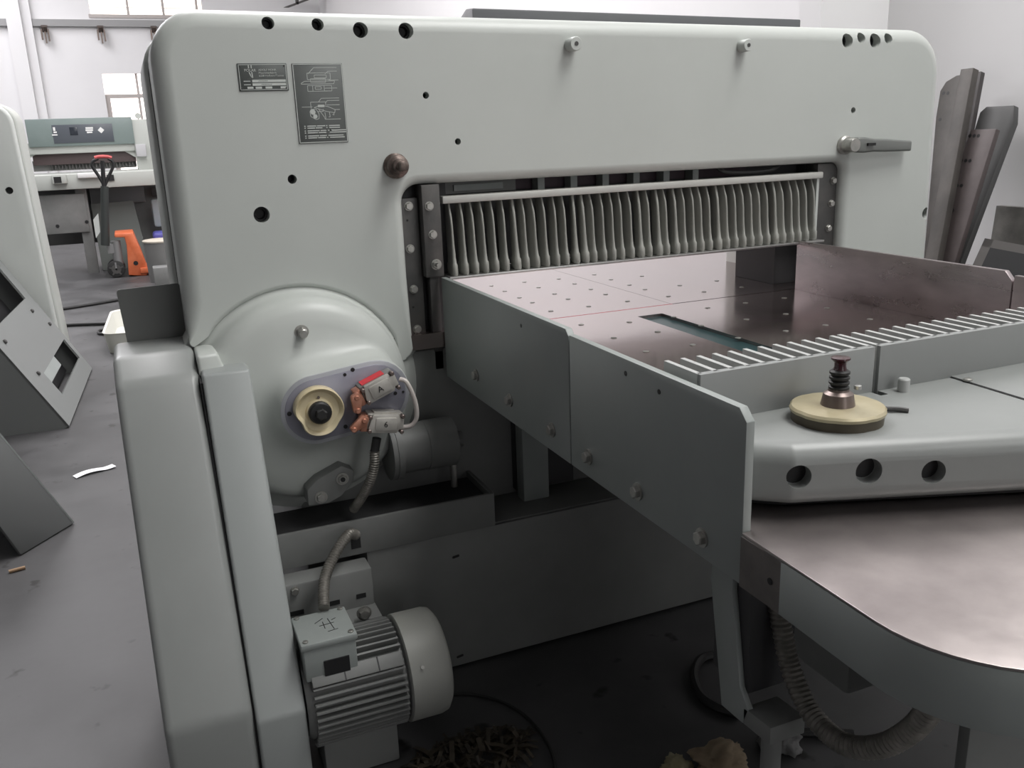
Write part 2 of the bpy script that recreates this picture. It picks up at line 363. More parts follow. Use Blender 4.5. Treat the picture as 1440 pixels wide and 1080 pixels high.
# clamping lever
c = onY(1197, 204, -.03)
lv = MB().lathe([(.028, 0), (.028, -.01), (.023, -.014), (.021, -.045), (.019, -.048)], (c.x, 0, c.z), (0, 1, 0), 24).build('clamp_lever', bolt, PC)
m = MB(); m.rings([[(c.x + .01 + a * .235, -.035 - t + .012 * a, c.z - .012 * a + hgt), (c.x + .01 + a * .235, -.035 + t + .012 * a, c.z - .012 * a + hgt), (c.x + .01 + a * .235, -.035 + t + .012 * a, c.z - .012 * a - hgt), (c.x + .01 + a * .235, -.035 - t + .012 * a, c.z - .012 * a - hgt)] for a, t, hgt in ((0, .012, .022), (.12, .014, .023), (.3, .012, .019), (.5, .01, .019), (1.0, .008, .0155))])
m.build('lever_arm', mat('lever_grey', (.2, .21, .2), .4, .4), lv, bevel=.006, seg=3)
MB().box(c.x + .045, c.x + .075, -.053, -.045, c.z - .004, c.z + .004).build('lever_slot', black, lv)
# name plate and diagram plate
def strips(segs, y, t):
    m = MB()
    for (x0, z0, x1, z1) in segs:
        d = Vector((x1 - x0, 0, z1 - z0)); n = Vector((-d.z, 0, d.x)).normalized() * t / 2; a = Vector((x0, y, z0)); b = Vector((x1, y, z1))
        m.rings([[a - n, a + n, b + n, b - n], [q + Vector((0, -.0004, 0)) for q in (a - n, a + n, b + n, b - n)]])
    return m
x0, x1, z0, z1 = .262, .3725, 1.518, 1.578
npl = MB().box(x0, x1, -.0025, 0.001, z0, z1).build('name_plate', nameb, PC, bevel=.001)
strips([(x0 + .003, z0 + .003, x1 - .003, z0 + .003), (x0 + .003, z1 - .003, x1 - .003, z1 - .003), (x0 + .003, z0 + .003, x0 + .003, z1 - .003), (x1 - .003, z0 + .003, x1 - .003, z1 - .003)], -.0025, .0012).build('border', ink, npl)
lx, lz = x0 + .028, z1 - .015
strips([(lx - .003, lz + .011, lx - .003, lz + .004), (lx + .003, lz + .011, lx + .003, lz + .004), (lx - .003, lz - .004, lx + .001, lz - .014), (lx + .003, lz - .004, lx + .004, lz - .017), (lx, lz - .012, lx + .004, lz - .017)], -.0025, .0022).build('logo', ink, npl)
text('logo_lettering', 'POLAR', .0085, (lx - .0135, -.003, lz - .003), ink, npl)
for k, s in enumerate(('ADOLF MOHR', 'Maschinenfabrik', '6238 Hofheim/Taunus')):
    text('lettering', s, .0062, (x0 + .046, -.003, z1 - .0165 - k * .0062), ink, npl)
for k, (a, b) in enumerate(((.030, .105), (.030, .105))):
    MB().box(x0 + a, x0 + b, -.0032, -.002, z0 + .019 - k * .0075, z0 + .0245 - k * .0075).build('data_field', ink, npl)
    strips([(x0 + .011, z0 + .0215 - k * .0075, x0 + .026, z0 + .0215 - k * .0075)], -.0025, .0016).build('field_print', ink, npl)
    strips([(x0 + .044 + k * .006 + q_ * .0035, z0 + .0208 - k * .0075, x0 + .0462 + k * .006 + q_ * .0035, z0 + .0226 - k * .0075) for q_ in range(6 + k)], -.0031, .0012).build('field_print', nameb, npl)
for a, b in ((.018, .031), (.036, .050), (.058, .073), (.092, .105)):
    MB().box(x0 + a, x0 + b, -.0032, -.002, z0 + .005, z0 + .0095).build('data_field', ink, npl)
for a in (.006, .1045):
    for b in (.006, .054): MB().lathe([(.002, 0), (.0015, -.0015)], (x0 + a, -.0025, z0 + b), (0, 1, 0), 10).build('rivet', steel, npl)
x0, x1, z0, z1 = .384, .501, 1.3985, 1.577
dpl = MB().box(x0, x1, -.0025, 0.001, z0, z1).build('diagram_plate', mat('diagram_grey', (.13, .14, .135), .4, .2), PC, bevel=.001)
strips([(x0 + .002, z0 + .002, x1 - .002, z0 + .002), (x0 + .002, z1 - .002, x1 - .002, z1 - .002), (x0 + .002, z0 + .002, x0 + .002, z1 - .002), (x1 - .002, z0 + .002, x1 - .002, z1 - .002)], -.0025, .0016).build('border', ink, dpl)
def D(u, v): return (x0 + u * (x1 - x0), z1 - v * (z1 - z0))          # plate fractions
S = []
def pl(*pts):
    for a, b in zip(pts, pts[1:]): S.append((*D(*a), *D(*b)))
def rc(a, b, c, d): pl((a, b), (c, b), (c, d), (a, d), (a, b))
rc(.28, .12, .74, .20); pl((.30, .13), (.42, .055), (.88, .055)); pl((.64, .13), (.70, .10), (.88, .10)); rc(.42, .145, .66, .18)
pl((.15, .245), (.22, .22), (.82, .22), (.80, .255), (.15, .255), (.15, .245)); rc(.34, .19, .64, .235); pl((.70, .21), (.90, .21))
rc(.27, .275, .75, .345); pl((.37, .275), (.37, .345)); pl((.60, .275), (.60, .345)); pl((.60, .31), (.86, .31)); rc(.42, .29, .54, .32)
pl((.46, .48), (.52, .435), (.88, .435)); pl((.60, .49), (.64, .465), (.88, .465)); pl((.62, .52), (.88, .52)); pl((.12, .54), (.33, .54)); pl((.78, .58), (.88, .58)); pl((.56, .70), (.88, .70))
pl((.30, .57), (.40, .57), (.45, .63), (.44, .69), (.38, .70), (.28, .66), (.27, .60), (.30, .57)); pl((.30, .48), (.30, .56)); pl((.30, .48), (.60, .48), (.60, .52))
pl((.36, .55), (.50, .52), (.64, .54), (.78, .58), (.77, .62), (.60, .60), (.42, .56), (.36, .55)); pl((.45, .57), (.56, .68)); pl((.57, .61), (.58, .69), (.55, .69)); pl((.66, .61), (.67, .67), (.64, .67)); pl((.42, .60), (.54, .60), (.54, .57)); pl((.75, .62), (.75, .65), (.72, .64))
strips(S, -.0025, .0011).build('machine_drawing', ink, dpl)
MB().box(*[D(.44, .5)[0], D(.57, .5)[0]], -.0031, -.002, D(.5, .545)[1], D(.5, .515)[1]).build('drawing_patch', ink, dpl)
MB().lathe([(.006, 0), (.006, -.0006)], (D(.33, .6)[0], -.0025, D(.3, .605)[1]), (0, 1, 0), 14).build('drawing_patch', ink, dpl)
MB().lathe([(.005, 0), (.005, -.0006)], (D(.37, .66)[0], -.0025, D(.3, .66)[1]), (0, 1, 0), 14).build('drawing_patch', ink, dpl)
for k, v in enumerate((.775, .80, .835, .86, .90, .925)):
    wl, wr = (.36, .30, .48, .40, .44, .36)[k], (.22, .22, .36, .36, .28, .30)[k]
    m = strips([(*D(.19, v + .006), *D(.19 + wl * .5, v + .006)), (*D(.20 + wl * .52, v + .006), *D(.19 + wl, v + .006)), (*D(.13, v + .006), *D(.155, v + .006)), (*D(.63, v + .006), *D(.63 + wr, v + .006)), (*D(.57, v + .006), *D(.595, v + .006))], -.0025, .0022).build('caption_print', ink, dpl)

# guide rails beside the opening
gl = MB().box(.612, .674, .03, .06, .85, 1.255).build('guide_rail', steel, PC, bevel=.002)
gb = MB().box(.676, .724, .00, .06, 1.053, 1.287).build('guide_rail', steel, PC, bevel=.002)
MB().box(.690, .716, .02, .07, .80, 1.06).build('guide_bar', steel, PC, bevel=.002)
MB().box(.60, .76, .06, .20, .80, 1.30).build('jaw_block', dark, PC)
for px, py in ((575, 290), (577, 350), (582, 407), (587, 463)):
    c = onY(px, py, .028); put(BOLTS, 'bolt', (max(c.x, .644), .03, c.z), gl, None, 1.1)
for px, py, s in ((604, 290, 1), (609, 330, 1), (614, 372, 1.2)):
    c = onY(px, py, -.003); put(BOLTS, 'bolt', (c.x, 0, c.z), gb, None, s * 1.1)
c = onY(614, 372, -.01); MB().cyl((c.x, -.012, c.z), (c.x, -.03, c.z), .006, n=12).build('stud', bolt, gb)
for z, rr in ((1.20, .003), (.975, .003), (.88, .004)): MB().lathe([(rr, .0295), (rr, .029)], (.643, 0, z), (0, 1, 0), 10).build('rail_hole', black, gl)
gr = MB().box(1.958, 2.036, .03, .08, .93, 1.279).build('guide_rail', steel, PC, bevel=.002)
for px, py in ((1172, 254), (1186, 251), (1169, 286), (1180, 300), (1165, 321)):
    c = onY(px, py, .028); put(BOLTS, 'bolt', (c.x, .03, c.z), gr, None, 1.05)
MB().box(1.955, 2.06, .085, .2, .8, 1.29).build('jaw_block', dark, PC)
# clamp with its comb of fingers
cl = MB().box(.735, 1.965, .012, .05, 1.236, 1.255).build('clamp_bar', bright, PC, bevel=.003)
cl.data.materials[0] = mat('clamp_light', (.52, .52, .49), .4, .2)
MB().box(.725, 1.962, .125, .19, 1.05, 1.275).build('clamp_beam', dark, cl)
MB().box(.735, 1.962, -.012, .12, 1.0435, 1.0505).build('clamp_foot_plate', bright, cl, bevel=.001)
def finger_mesh():
    m = MB(); R = []
    for z, yf, yb, hw in ((1.239, .034, .075, .0036), (1.222, .026, .07, .0034), (1.20, .016, .065, .0033), (1.17, .011, .06, .0034), (1.13, .008, .055, .004), (1.10, .004, .05, .005), (1.083, .0, .05, .0058), (1.078, -.004, .05, .0076), (1.057, -.005, .05, .0078), (1.0508, -.002, .05, .0066)):
        R.append([(-hw, yb, z), (-hw, yf + hw, z), (-hw * .6, yf + hw * .25, z), (0, yf, z), (hw * .6, yf + hw * .25, z), (hw, yf + hw, z), (hw, yb, z)])
    return m.rings(R).mesh('finger', 50)
fm = finger_mesh(); fm.materials.append(mat('finger_grey', (.30, .305, .28), .45, .1))
fm2 = fm.copy()
for v_ in fm2.vertices: v_.co.x *= 1.25; v_.co.x += (v_.co.z - 1.1) * -.03
MB().box(1.948, 1.957, .02, .06, 1.045, 1.255).build('clamp_end', paint, cl)
nF = 41
wide = {6, 12, 13, 19, 21, 23, 28, 35}
for k in range(nF):
    x = .756 + (1.936 - .756) * k / (nF - 1)
    put(fm2 if k in wide else fm, 'finger', (x + random.uniform(-.0015, .0015), 0, 0), cl, Matrix.Rotation(math.radians(random.uniform(-4, 4) + (-14 if k in wide else 0)), 4, 'Z'))
# linkage behind the clamp bar
MB().box(.73, .97, .085, .11, 1.255, 1.30).build('slide_block', paintb, cl)
MB().box(.79, .93, .078, .085, 1.262, 1.278).build('slide_bar', paintd, cl)
for k in range(6): MB().box(1.03 + k * .10, 1.05 + k * .10, .07, .11, 1.25, 1.30).build('rib', paintd, cl)
MB().box(.95, 1.75, .112, .124, 1.255, 1.30).build('back_strip', plum, cl)
MB().tube(spline([(1.60, .05, 1.285), (1.62, .04, 1.272), (1.68, .04, 1.266), (1.76, .04, 1.266), (1.80, .04, 1.272), (1.83, .05, 1.285)]), .006, 8).build('air_hose', rubber, cl)
# tables
slotx0, slotx1 = 1.243, 1.322
tb = MB().prism([(.7285, -.002), (.7285, -1.13), (slotx0, -1.13), (slotx0, -.10), (slotx1, -.10), (slotx1, -1.13), (1.8635, -1.13), (1.8635, -.002)], 'Z', .865, .905).build('rear_table', tablem, PC)
MB().box(slotx0, slotx1, -1.13, -.10, .868, .897).build('slot_strip', teal, tb)
MB().box(.728, 1.42, -.0015, .0025, .9045, .9052).build('red_line', redm, tb)
MB().prism([(1.418, .004), (1.418, 1.05), (.15, 1.05), (.15, .004)], 'Z', .865, .905).build('front_table', tablem, PC)
MB().prism([(2.40, .004), (2.40, 1.05), (1.4195, 1.05), (1.4195, .004)], 'Z', .865, .905).build('front_table', tablem, PC)
hm = MB().lathe([(.0075, 0), (.0075, .0012), (.005, .0018)], (0, 0, 0), (0, 0, 1), 14).mesh('air_hole', 40); hm.materials.append(bolt)
hp = [(620 + a / 2.88, 340 + b / 2.88) for a, b in ((205, 178), (258, 200), (318, 226), (370, 246), (445, 281), (395, 185), (460, 211), (515, 232), (598, 262), (338, 163), (477, 150), (541, 170), (607, 192), (667, 213), (755, 241), (621, 133), (689, 153), (763, 175), (826, 193), (921, 221), (568, 336), (763, 326), (700, 390), (878, 365), (831, 445), (943, 305), (1054, 340), (1080, 268), (1065, 203), (967, 177), (814, 139), (1020, 418), (1234, 248), (1238, 315), (1397, 293), (1397, 362), (1391, 228), (1117, 158), (1219, 184))] + [(840 + a / 2.4, 320 + b / 2.4) for a, b in ((775, 272), (770, 330), (920, 310), (475, 373))]
for px, py in hp:
    c = onZ(px, py, .905); put(hm, 'air_valve', (c.x, c.y, .905), tb)
MB().box(1.865, 2.0, .10, .30, .9055, 1.05).build('side_guide', dark, PC)
# side plates
def splate(y0, y1, zt, ch0, ch1, X, m_, name='side_plate'):
    pts = [(y0, .785)]
    pts += [(y0, zt)] if not ch0 else [(y0, zt - ch0), (y0 - ch0, zt)]
    pts += [(y1, zt)] if not ch1 else [(y1 + ch1, zt), (y1, zt - ch1)]
    pts += [(y1, .785)]
    return MB().prism(pts, 'X', X, X + .014).build(name, m_, PC, bevel=.0012)
p1 = splate(-.003, -.7405, 1.051, 0, .012, .714, paintd); p2 = splate(-.7445, -1.273, 1.042, 0, .017, .714, paintd)
for pt, pp in (((667, 528), p1), ((714, 563), p1), ((773, 605), p1), ((824, 643), p2), ((893, 692), p2), ((983, 757), p2)):
    c = onX(*pt, .708); put(BOLT, 'bolt', (.714, c.y, c.z), pp, RZ)
for pt, pp in (((733, 458), p1), ((880, 525), p2), ((927, 551), p2)):
    c = onX(*pt, .714); MB().lathe([(.0042, 0), (.0042, .0006)], (.7138, c.y, c.z), (-1, 0, 0), 12).build('screw_hole', black, pp)
q1 = splate(-.003, -.747, 1.053, 0, .022, 1.864, platem); q2 = splate(-.751, -1.273, 1.045, 0, .017, 1.864, platem)
# rear apron table with rounded corner
ro = fillet([(.7285, -1.131, 0), (.7285, -1.2745, 0), (.712, -1.2745, 0), (.700, -1.70, .17), (1.878, -1.70, .17), (1.866, -1.2745, 0), (1.8635, -1.2745, 0), (1.8635, -1.131, 0)], 12)
ap = MB().prism(ro, 'Z', .785, .862).build('rear_apron', paintd, PC, bevel=.002)
MB().prism([(x, y) for x, y in ro], 'Z', .8622, .866).build('apron_top', rtablem, ap, bevel=.001)
MB().box(.7096, .7116, -1.365, -1.2755, .786, .8615).build('apron_block', mat('block_brown', (.13, .12, .115), .45, .6, .5, 14, (.22, .2, .19)), ap)
MB().lathe([(.005, 0), (.005, .0006)], (.7094, onX(1085, 817, .712).y, onX(1085, 817, .712).z), (-1, 0, 0), 12).build('side_hole', black, ap)
# back gauge: two fences with tines
tm = MB().box(-.0042, .0042, -.006, .085, 0, .145).mesh('tine', 0); tm.materials.append(mat('gauge_alloy', (.46, .47, .46), .4, .1))
alloy = tm.materials[0]
ZG = .908
for fx0, fx1 in ((.740, 1.076), (1.087, 1.838)):
    fe = MB().box(fx0, fx1, -1.128, -1.115, ZG, 1.053).build('gauge_fence', mat('fence_grey', (.27, .28, .275), .4, .1), PC, bevel=.0008)
    n = int(round((fx1 - fx0 - .006) / .0305))
    for k in range(n + 1): put(tm, 'tine', (fx0 + .003 + (fx1 - fx0 - .006) * k / n, -1.115, ZG), fe)
# back gauge carriage
fr = [(.745, -1.10, 0), (.745, -1.235, .03), (.795, -1.275, .03), (1.289, -1.452, .05), (1.783, -1.275, .03), (1.833, -1.235, .03), (1.833, -1.10, 0)]
co = fillet([(a, b, r) for a, b, r in fr], 6)
gcut = MB()
def frontpt(px, py):          # a point on the slanted front face
    n = Vector((-.177, -.494, 0)).normalized(); return onP(px, py, (.795, -1.275, .92), n), n
hl = []
for px, py in ((1124, 671), (1222, 663), (1313, 664)):
    p, n = frontpt(px, py); gcut.cyl(p + n * .05, p - n * .02, .0175 if px != 1222 else .019, n=28); hl.append((p, n))
gcut2 = MB().box(1.073, 1.089, -1.150, -1.0, .8, 1.2)
ga = MB().prism(co, 'Z', .884, .977).build('gauge_carriage', paintc, PC, bevel=.028, seg=6, cut=[gcut, gcut2], smooth=45)
for p, n in hl: MB().cyl(p - n * .0199, p - n * .0195, .0165, n=24).build('port_dark', black, ga)
MB().prism([(x * .96 + .05, y + .05) for x, y in co], 'Z', .868, .888).build('carriage_base', black, ga)
# dial, knob and small fittings on the carriage
c = onZ(1178, 569, 1.0); nn = 40
def ring(r, z): return [(c.x + r * (1 - (.02 if i % 5 == 0 else 0)) * math.cos(2 * math.pi * i / nn), c.y + r * (1 - (.02 if i % 5 == 0 else 0)) * math.sin(2 * math.pi * i / nn), z) for i in range(nn)]
MB().rings([ring(.066, .977), ring(.067, .991)]).build('dial_rim', brassd, ga)
MB().rings([ring(.0685, .9915), ring(.0695, .996), ring(.0665, .9995), ring(.03, 1.0005)]).build('dial_disc', brass, ga, smooth=45)
zk = [onY(1180, yy, c.y).z for yy in (548, 520, 503)]
MB().lathe([(.025, 1.0), (.0215, zk[0] - .005), (.0155, zk[0] - .001), (.015, zk[0] + .002)], (c.x, c.y, 0), (0, 0, 1), 24).build('dial_hub', hubm, ga)
prof = []; st = (zk[1] - zk[0]) / 4
for k in range(4): prof += [(.0115, zk[0] + k * st), (.0148, zk[0] + (k + .3) * st), (.0148, zk[0] + (k + .7) * st), (.0115, zk[0] + (k + 1) * st)]
MB().lathe(prof, (c.x, c.y, 0), (0, 0, 1), 20).build('knob_bellows', rubber, ga)
hk = zk[2] - zk[1]
MB().lathe([(.0098, zk[1]), (.0085, zk[1] + hk * .3), (.0085, zk[1] + hk * .6), (.012, zk[1] + hk * .78), (.0142, zk[1] + hk * .88), (.0138, zk[1] + hk), (.010, zk[1] + hk * 1.05)], (c.x, c.y, 0), (0, 0, 1), 24).build('dial_knob', maroon, ga)
q = onZ(1262, 575, .982); MB().tube(spline([(q.x - .02, q.y + .012, .982), (q.x, q.y, .9815), (q.x + .012, q.y - .01, .98)]), .004, 8).build('dial_pointer', steel, ga)
q = onZ(1206, 547, 1.0); MB().lathe([(.006, 1.0), (.006, 1.006), (.004, 1.007)], (q.x, q.y, 0), (0, 0, 1), 14).build('set_pin', bright, ga)
q = onZ(1270, 550, .977); MB().lathe([(.0095, .977), (.0095, .997), (.008, .999)], (q.x, q.y, 0), (0, 0, 1), 18).build('stop_knob', alloy, ga)
a = onZ(1335, 530, .977); b = onZ(1440, 562, .977); b = a + (b - a) * 1.25
MB().hexa([(a.x, a.y, .975), (b.x, b.y, .975), (b.x + .25, b.y + .09, .975), (a.x + .25, a.y + .0, .975), (a.x, a.y, .9795), (b.x, b.y, .9795), (b.x + .25, b.y + .09, .9795), (a.x + .25, a.y + .0, .9795)]).build('cover_plate', paintc, ga, bevel=.0008)
MB().hexa([(a.x - .003, a.y, .975), (b.x - .003, b.y, .975), (b.x, b.y, .975), (a.x, a.y, .975), (a.x - .003, a.y, .9776), (b.x - .003, b.y, .9776), (b.x, b.y, .9776), (a.x, a.y, .9776)]).build('plate_gap', black, ga)
q = onZ(1361, 533, .982); MB().lathe([(.0075, .9795), (.0075, .9825), (.004, .984)], (q.x, q.y, 0), (0, 0, 1), 14).build('screw', bolt, ga)

# gear housing: lofted dome that runs into the oval switch boss
CX, CZ = .338, .79
def stad(a, k, p0, p1):      # direction a -> radius of a stadium between p0, p1 with radius k, seen from (CX, CZ)
    best = 0
    d = Vector((math.cos(a), math.sin(a)))
    for t in [i / 12 for i in range(13)]:
        o_ = p0 + (p1 - p0) * t; bq = d.dot(o_); cq = o_.length_squared - k * k; disc = bq * bq - cq
        if disc >= 0: best = max(best, bq + math.sqrt(disc))
    return best
sp0 = onY(447, 578, -.19); sp1 = onY(530, 556, -.19)
P0 = Vector((sp0.x - CX, sp0.z - CZ)); P1 = Vector((sp1.x - CX, sp1.z - CZ))
NA = 72; RG = []
def hr(a, r): return r
def circ(r, y, asp=1): return [(CX + r * math.cos(2 * math.pi * i / NA), y, CZ + r * math.sin(2 * math.pi * i / NA) * asp) for i in range(NA)]
def string(k, y): return [(CX + stad(2 * math.pi * i / NA, k, P0, P1) * math.cos(2 * math.pi * i / NA), y, CZ + stad(2 * math.pi * i / NA, k, P0, P1) * math.sin(2 * math.pi * i / NA)) for i in range(NA)]
def mix(A, B, t, y): return [(a[0] + (b[0] - a[0]) * t, y, a[2] + (b[2] - a[2]) * t) for a, b in zip(A, B)]
c0 = circ(.252, 0); s0 = string(.086, 0)
for r, y in ((.31, .12), (.31, .024), (.285, .016), (.266, .004), (.258, -.012), (.256, -.035), (.252, -.058), (.240, -.075), (.222, -.086)): RG.append(circ(r, y))
big = circ(.222, 0)
for t, y in ((.25, -.092), (.5, -.098), (.72, -.108), (.88, -.125), (.96, -.15)): RG.append(mix(big, s0, t, y))
RG.append(string(.086, -.172)); RG.append(string(.083, -.178)); RG.append(string(.079, -.179))
gh = MB().rings(RG).build('gear_housing', paint, PC, smooth=60)
MB().rings([string(.0835, -.176), string(.0835, -.1795), string(.082, -.1805)]).build('plate_rim', mat('rim_grey', (.40, .41, .44), .35, .3), gh)
MB().rings([string(.074, -.176), string(.074, -.181), string(.072, -.182)]).build('switch_plate', greyplate, gh)
MB().hexa([(.089, -.11, .85), (.165, -.10, .85), (.165, .02, .85), (.089, .02, .85), (.089, -.11, .945), (.135, -.10, .945), (.135, .02, .945), (.089, .02, .945)]).build('housing_flange', paint, gh, bevel=.008, seg=3)
c = onY(427, 470, -.12); o = put(BOLT, 'housing_bolt', (c.x, -.092, c.z), PC, None, 1.15)
MB().lathe([(.011, -.10), (.011, -.118), (.009, -.12)], (c.x, 0, c.z), (0, 1, 0), 16).build('bolt_head', bolt, gh)
for px, py, r in ((407, 582, .0055), (496, 520, .005), (485, 527, .004), (503, 600, .004), (556, 553, .0045), (567, 551, .003), (486, 600, .005)):
    q = onY(px, py, -.183); MB().lathe([(r, -.1822), (r, -.1832), (r * .5, -.1834)], (q.x, 0, q.z), (0, 1, 0), 12).build('plate_screw', black, gh)
# cam
c = onY(450, 580, -.215)
def cr(a): 
    a = (math.degrees(a)) % 360
    return .058 * (1 - .17 * math.exp(-((a - 205) / 22) ** 2) + .02 * math.cos(math.radians(a - 130)) - .08 * math.exp(-((a - 325) / 20) ** 2))
def cring(f, y): return [(c.x + cr(2 * math.pi * i / 48) * f * math.cos(2 * math.pi * i / 48), y, c.z + cr(2 * math.pi * i / 48) * f * math.sin(2 * math.pi * i / 48)) for i in range(48)]
cm = MB().rings([cring(.94, -.185), cring(1, -.19), cring(1, -.214), cring(.96, -.218), cring(.90, -.216), cring(.80, -.208), cring(.55, -.206)]).build('cam_disc', cream, PC, smooth=40)
MB().lathe([(.032, -.205), (.03, -.211), (.027, -.212)], (c.x, 0, c.z), (0, 1, 0), 24).build('cam_washer', cream, cm)
MB().lathe([(.0265, -.21), (.0265, -.222), (.023, -.226), (.016, -.227)], (c.x, 0, c.z), (0, 1, 0), 24).build('cam_cap', black, cm)
MB().lathe([(.014, -.226), (.014, -.236), (.011, -.239)], (c.x, 0, c.z), (0, 1, 0), 6, .5).build('cam_bolt', rubber, cm)
q = onY(448, 559, -.21); MB().lathe([(.0032, -.2075), (.0032, -.211)], (q.x, 0, q.z), (0, 1, 0), 10).build('cam_screw', hubm, cm)
# limit switches
def lswitch(px, py, deg, letter, red, lever_deg):
    c = onY(px, py, -.225); M = Matrix.Translation((c.x, -.183, c.z)) @ Matrix.Rotation(math.radians(-deg), 4, 'Y') @ Matrix.Scale(1.12, 4)
    b = MB(M).box(-.038, .040, -.032, .0, -.019, .021).build('limit_switch', swd if red else swm, PC, bevel=.003)
    f = fillet([(-.036, -.010, .003), (-.030, -.020, .003), (.026, -.020, .003), (.031, -.012, .003), (.040, -.012, .003), (.040, .012, .003), (.031, .013, .003), (.028, .020, .003), (-.028, .020, .003), (-.031, .012, .003)], 3)
    MB(M).prism(f, 'Y', -.040, -.031).build('switch_cover', swm, b, bevel=.0015)
    MB(M).prism(fillet([(-.022, -.014, .004), (.024, -.014, .004), (.024, .014, .004), (-.022, .014, .004)], 3), 'Y', -.0425, -.040).build('cover_panel', swm, b, bevel=.001)
    for sx, sz in ((-.034, .014), (-.034, -.016), (.036, .017), (.036, -.017)): MB(M).lathe([(.0045, -.03), (.0045, -.043), (.003, -.0445)], (sx, 0, sz), (0, 1, 0), 12).build('switch_screw', hubm, b)
    if red: MB(M).box(-.03, .022, -.030, -.002, .0205, .0225).build('red_label', label_red, b)
    else: MB(M).box(-.025, .025, -.03, -.004, .021, .024).build('switch_top', swm, b, bevel=.002)
    text('switch_letter', letter, .018, (0, 0, 0), black, b, rot=M @ Matrix.Translation((0, -.0432, -.006)) @ Matrix.Rotation(math.pi / 2, 4, 'X'), align='CENTER')
    # copper lever bracket
    N = M @ Matrix.Translation((-.048, 0, 0)) @ Matrix.Rotation(math.radians(-lever_deg), 4, 'Y')
    lv = MB(M).box(-.052, -.038, -.036, -.004, -.018, .018).build('lever_bracket', copper, b, bevel=.002)
    g = fillet([(-.024, -.020, .006), (-.010, -.026, .006), (.006, .004, .004), (.004, .018, .005), (-.014, .016, .006)], 4)
    MB(N).prism(g, 'Y', -.046, -.036).build('roller_lever', copper, b, bevel=.001)
    MB(N).lathe([(.006, -.034), (.006, -.048), (.0045, -.05)], (-.014, 0, -.018), (0, 1, 0), 14).build('lever_roller', copper, b)
    MB(N).lathe([(.0055, -.034), (.0055, -.048), (.004, -.05)], (-.004, 0, .008), (0, 1, 0), 14).build('lever_pivot', copper, b)
    return c
lswitch(534, 546, 21, 'A', True, 0); lswitch(542, 596, -9, '6', False, -25)
def P(*pts): return [onY(px, py, Y) for px, py, Y in pts]
MB().tube(spline(P((562, 533, -.215), (572, 538, -.225), (583, 562, -.23), (586, 585, -.23), (579, 598, -.225), (565, 601, -.215))), .0055, 10).build('switch_cable', cable_w, PC)
MB().cyl(onY(530, 616, -.2), onY(527, 634, -.2), .011, .0105, 14).build('cable_gland', rubber, PC)
MB().corrugated(P((527, 634, -.2), (526, 655, -.2), (519, 680, -.19), (507, 702, -.16), (497, 716, -.12)), .0125, .006).build('flexible_conduit', conduit, PC)
# tab with two bolts
pts = [onY(px, py, -.135) for px, py in ((432, 690), (446, 675), (480, 655), (498, 662), (497, 678), (480, 698), (462, 708), (434, 712))]
tabo = MB().extrude3(pts, (0, .06, 0)).build('fixing_tab', paintb, PC, bevel=.003)
for px, py in ((482, 674), (452, 700)):
    q = onY(px, py, -.14); put(BOLT, 'bolt', (q.x, -.135, q.z), tabo, None, 1.05)
q = onY(482, 674, -.145); MB().lathe([(.006, -.1455), (.006, -.149)], (q.x, 0, q.z), (0, 1, 0), 12).build('bolt_socket', black, tabo)
# gear motor
q = onY(560, 640, -.06)
gm = MB().lathe([(.076, 0), (.076, .012), (.078, .013), (.078, .028), (.064, .030), (.064, .10), (.066, .102), (.066, .178), (.055, .183), (.022, .184), (.022, .205), (.018, .207)], (.522, -.055, .622), (1, 0, 0), 32).build('gear_motor', paintb, PC, smooth=30)
for a in (-60, -100, -140, 160):
    aa = math.radians(a); MB().cyl((.545, -.055 + .067 * math.cos(aa + 1.57), .635 + .071 * math.sin(aa + 1.57) - .013), (.556, -.055 + .067 * math.cos(aa + 1.57), .635 + .071 * math.sin(aa + 1.57) - .013), .005, n=8).build('flange_bolt', bolt, gm)
MB().cyl((.70, -.055, .58), (.70, -.055, .49), .009, n=12).build('support_rod', bolt, gm)
# base and ledge
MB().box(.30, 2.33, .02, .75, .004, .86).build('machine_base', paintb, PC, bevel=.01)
lg = MB().box(.12, .772, -.166, -.156, .405, .497).build('ledge_front', paintb, PC, bevel=.002)
MB().box(.12, .772, -.156, .02, .405, .478).build('ledge_tray', dark, lg)
MB().box(.762, .772, -.156, .02, .405, .497).build('ledge_side', paintb, lg)
bpn = MB().box(.424, 2.32, -.160, -.148, .012, .403).build('base_panel', paintb, PC, bevel=.003)
MB().box(.424, 2.32, -.148, .02, .393, .406).build('panel_top', paintb, bpn, bevel=.003)
MB().box(.424, .436, -.148, .02, .012, .4).build('panel_side', paintb, bpn)
for px, py in ((641, 783), (647, 923)):
    q = onY(px, py, -.16); MB().prism(fillet([(q.x - .010, q.z - .004, .003), (q.x + .010, q.z - .001, .003), (q.x + .010, q.z + .006, .003), (q.x - .010, q.z + .003, .003)], 3), 'Y', -.1608, -.159).build('panel_slot', black, bpn)
MB().box(.62, .66, -.13, -.05, 0, .02).build('panel_foot', steel, bpn)
# post between base and table
q0 = onY(735, 640, -.06); q1 = onY(773, 700, -.06)
MB().box(q0.x, q1.x, -.06, -.01, onY(750, 712, -.06).z, .86).build('support_post', paintd, PC, bevel=.004)
MB().box(q0.x + .0, q0.x + .18, -.01, .02, .42, .86).build('post_backing', dark, PC)
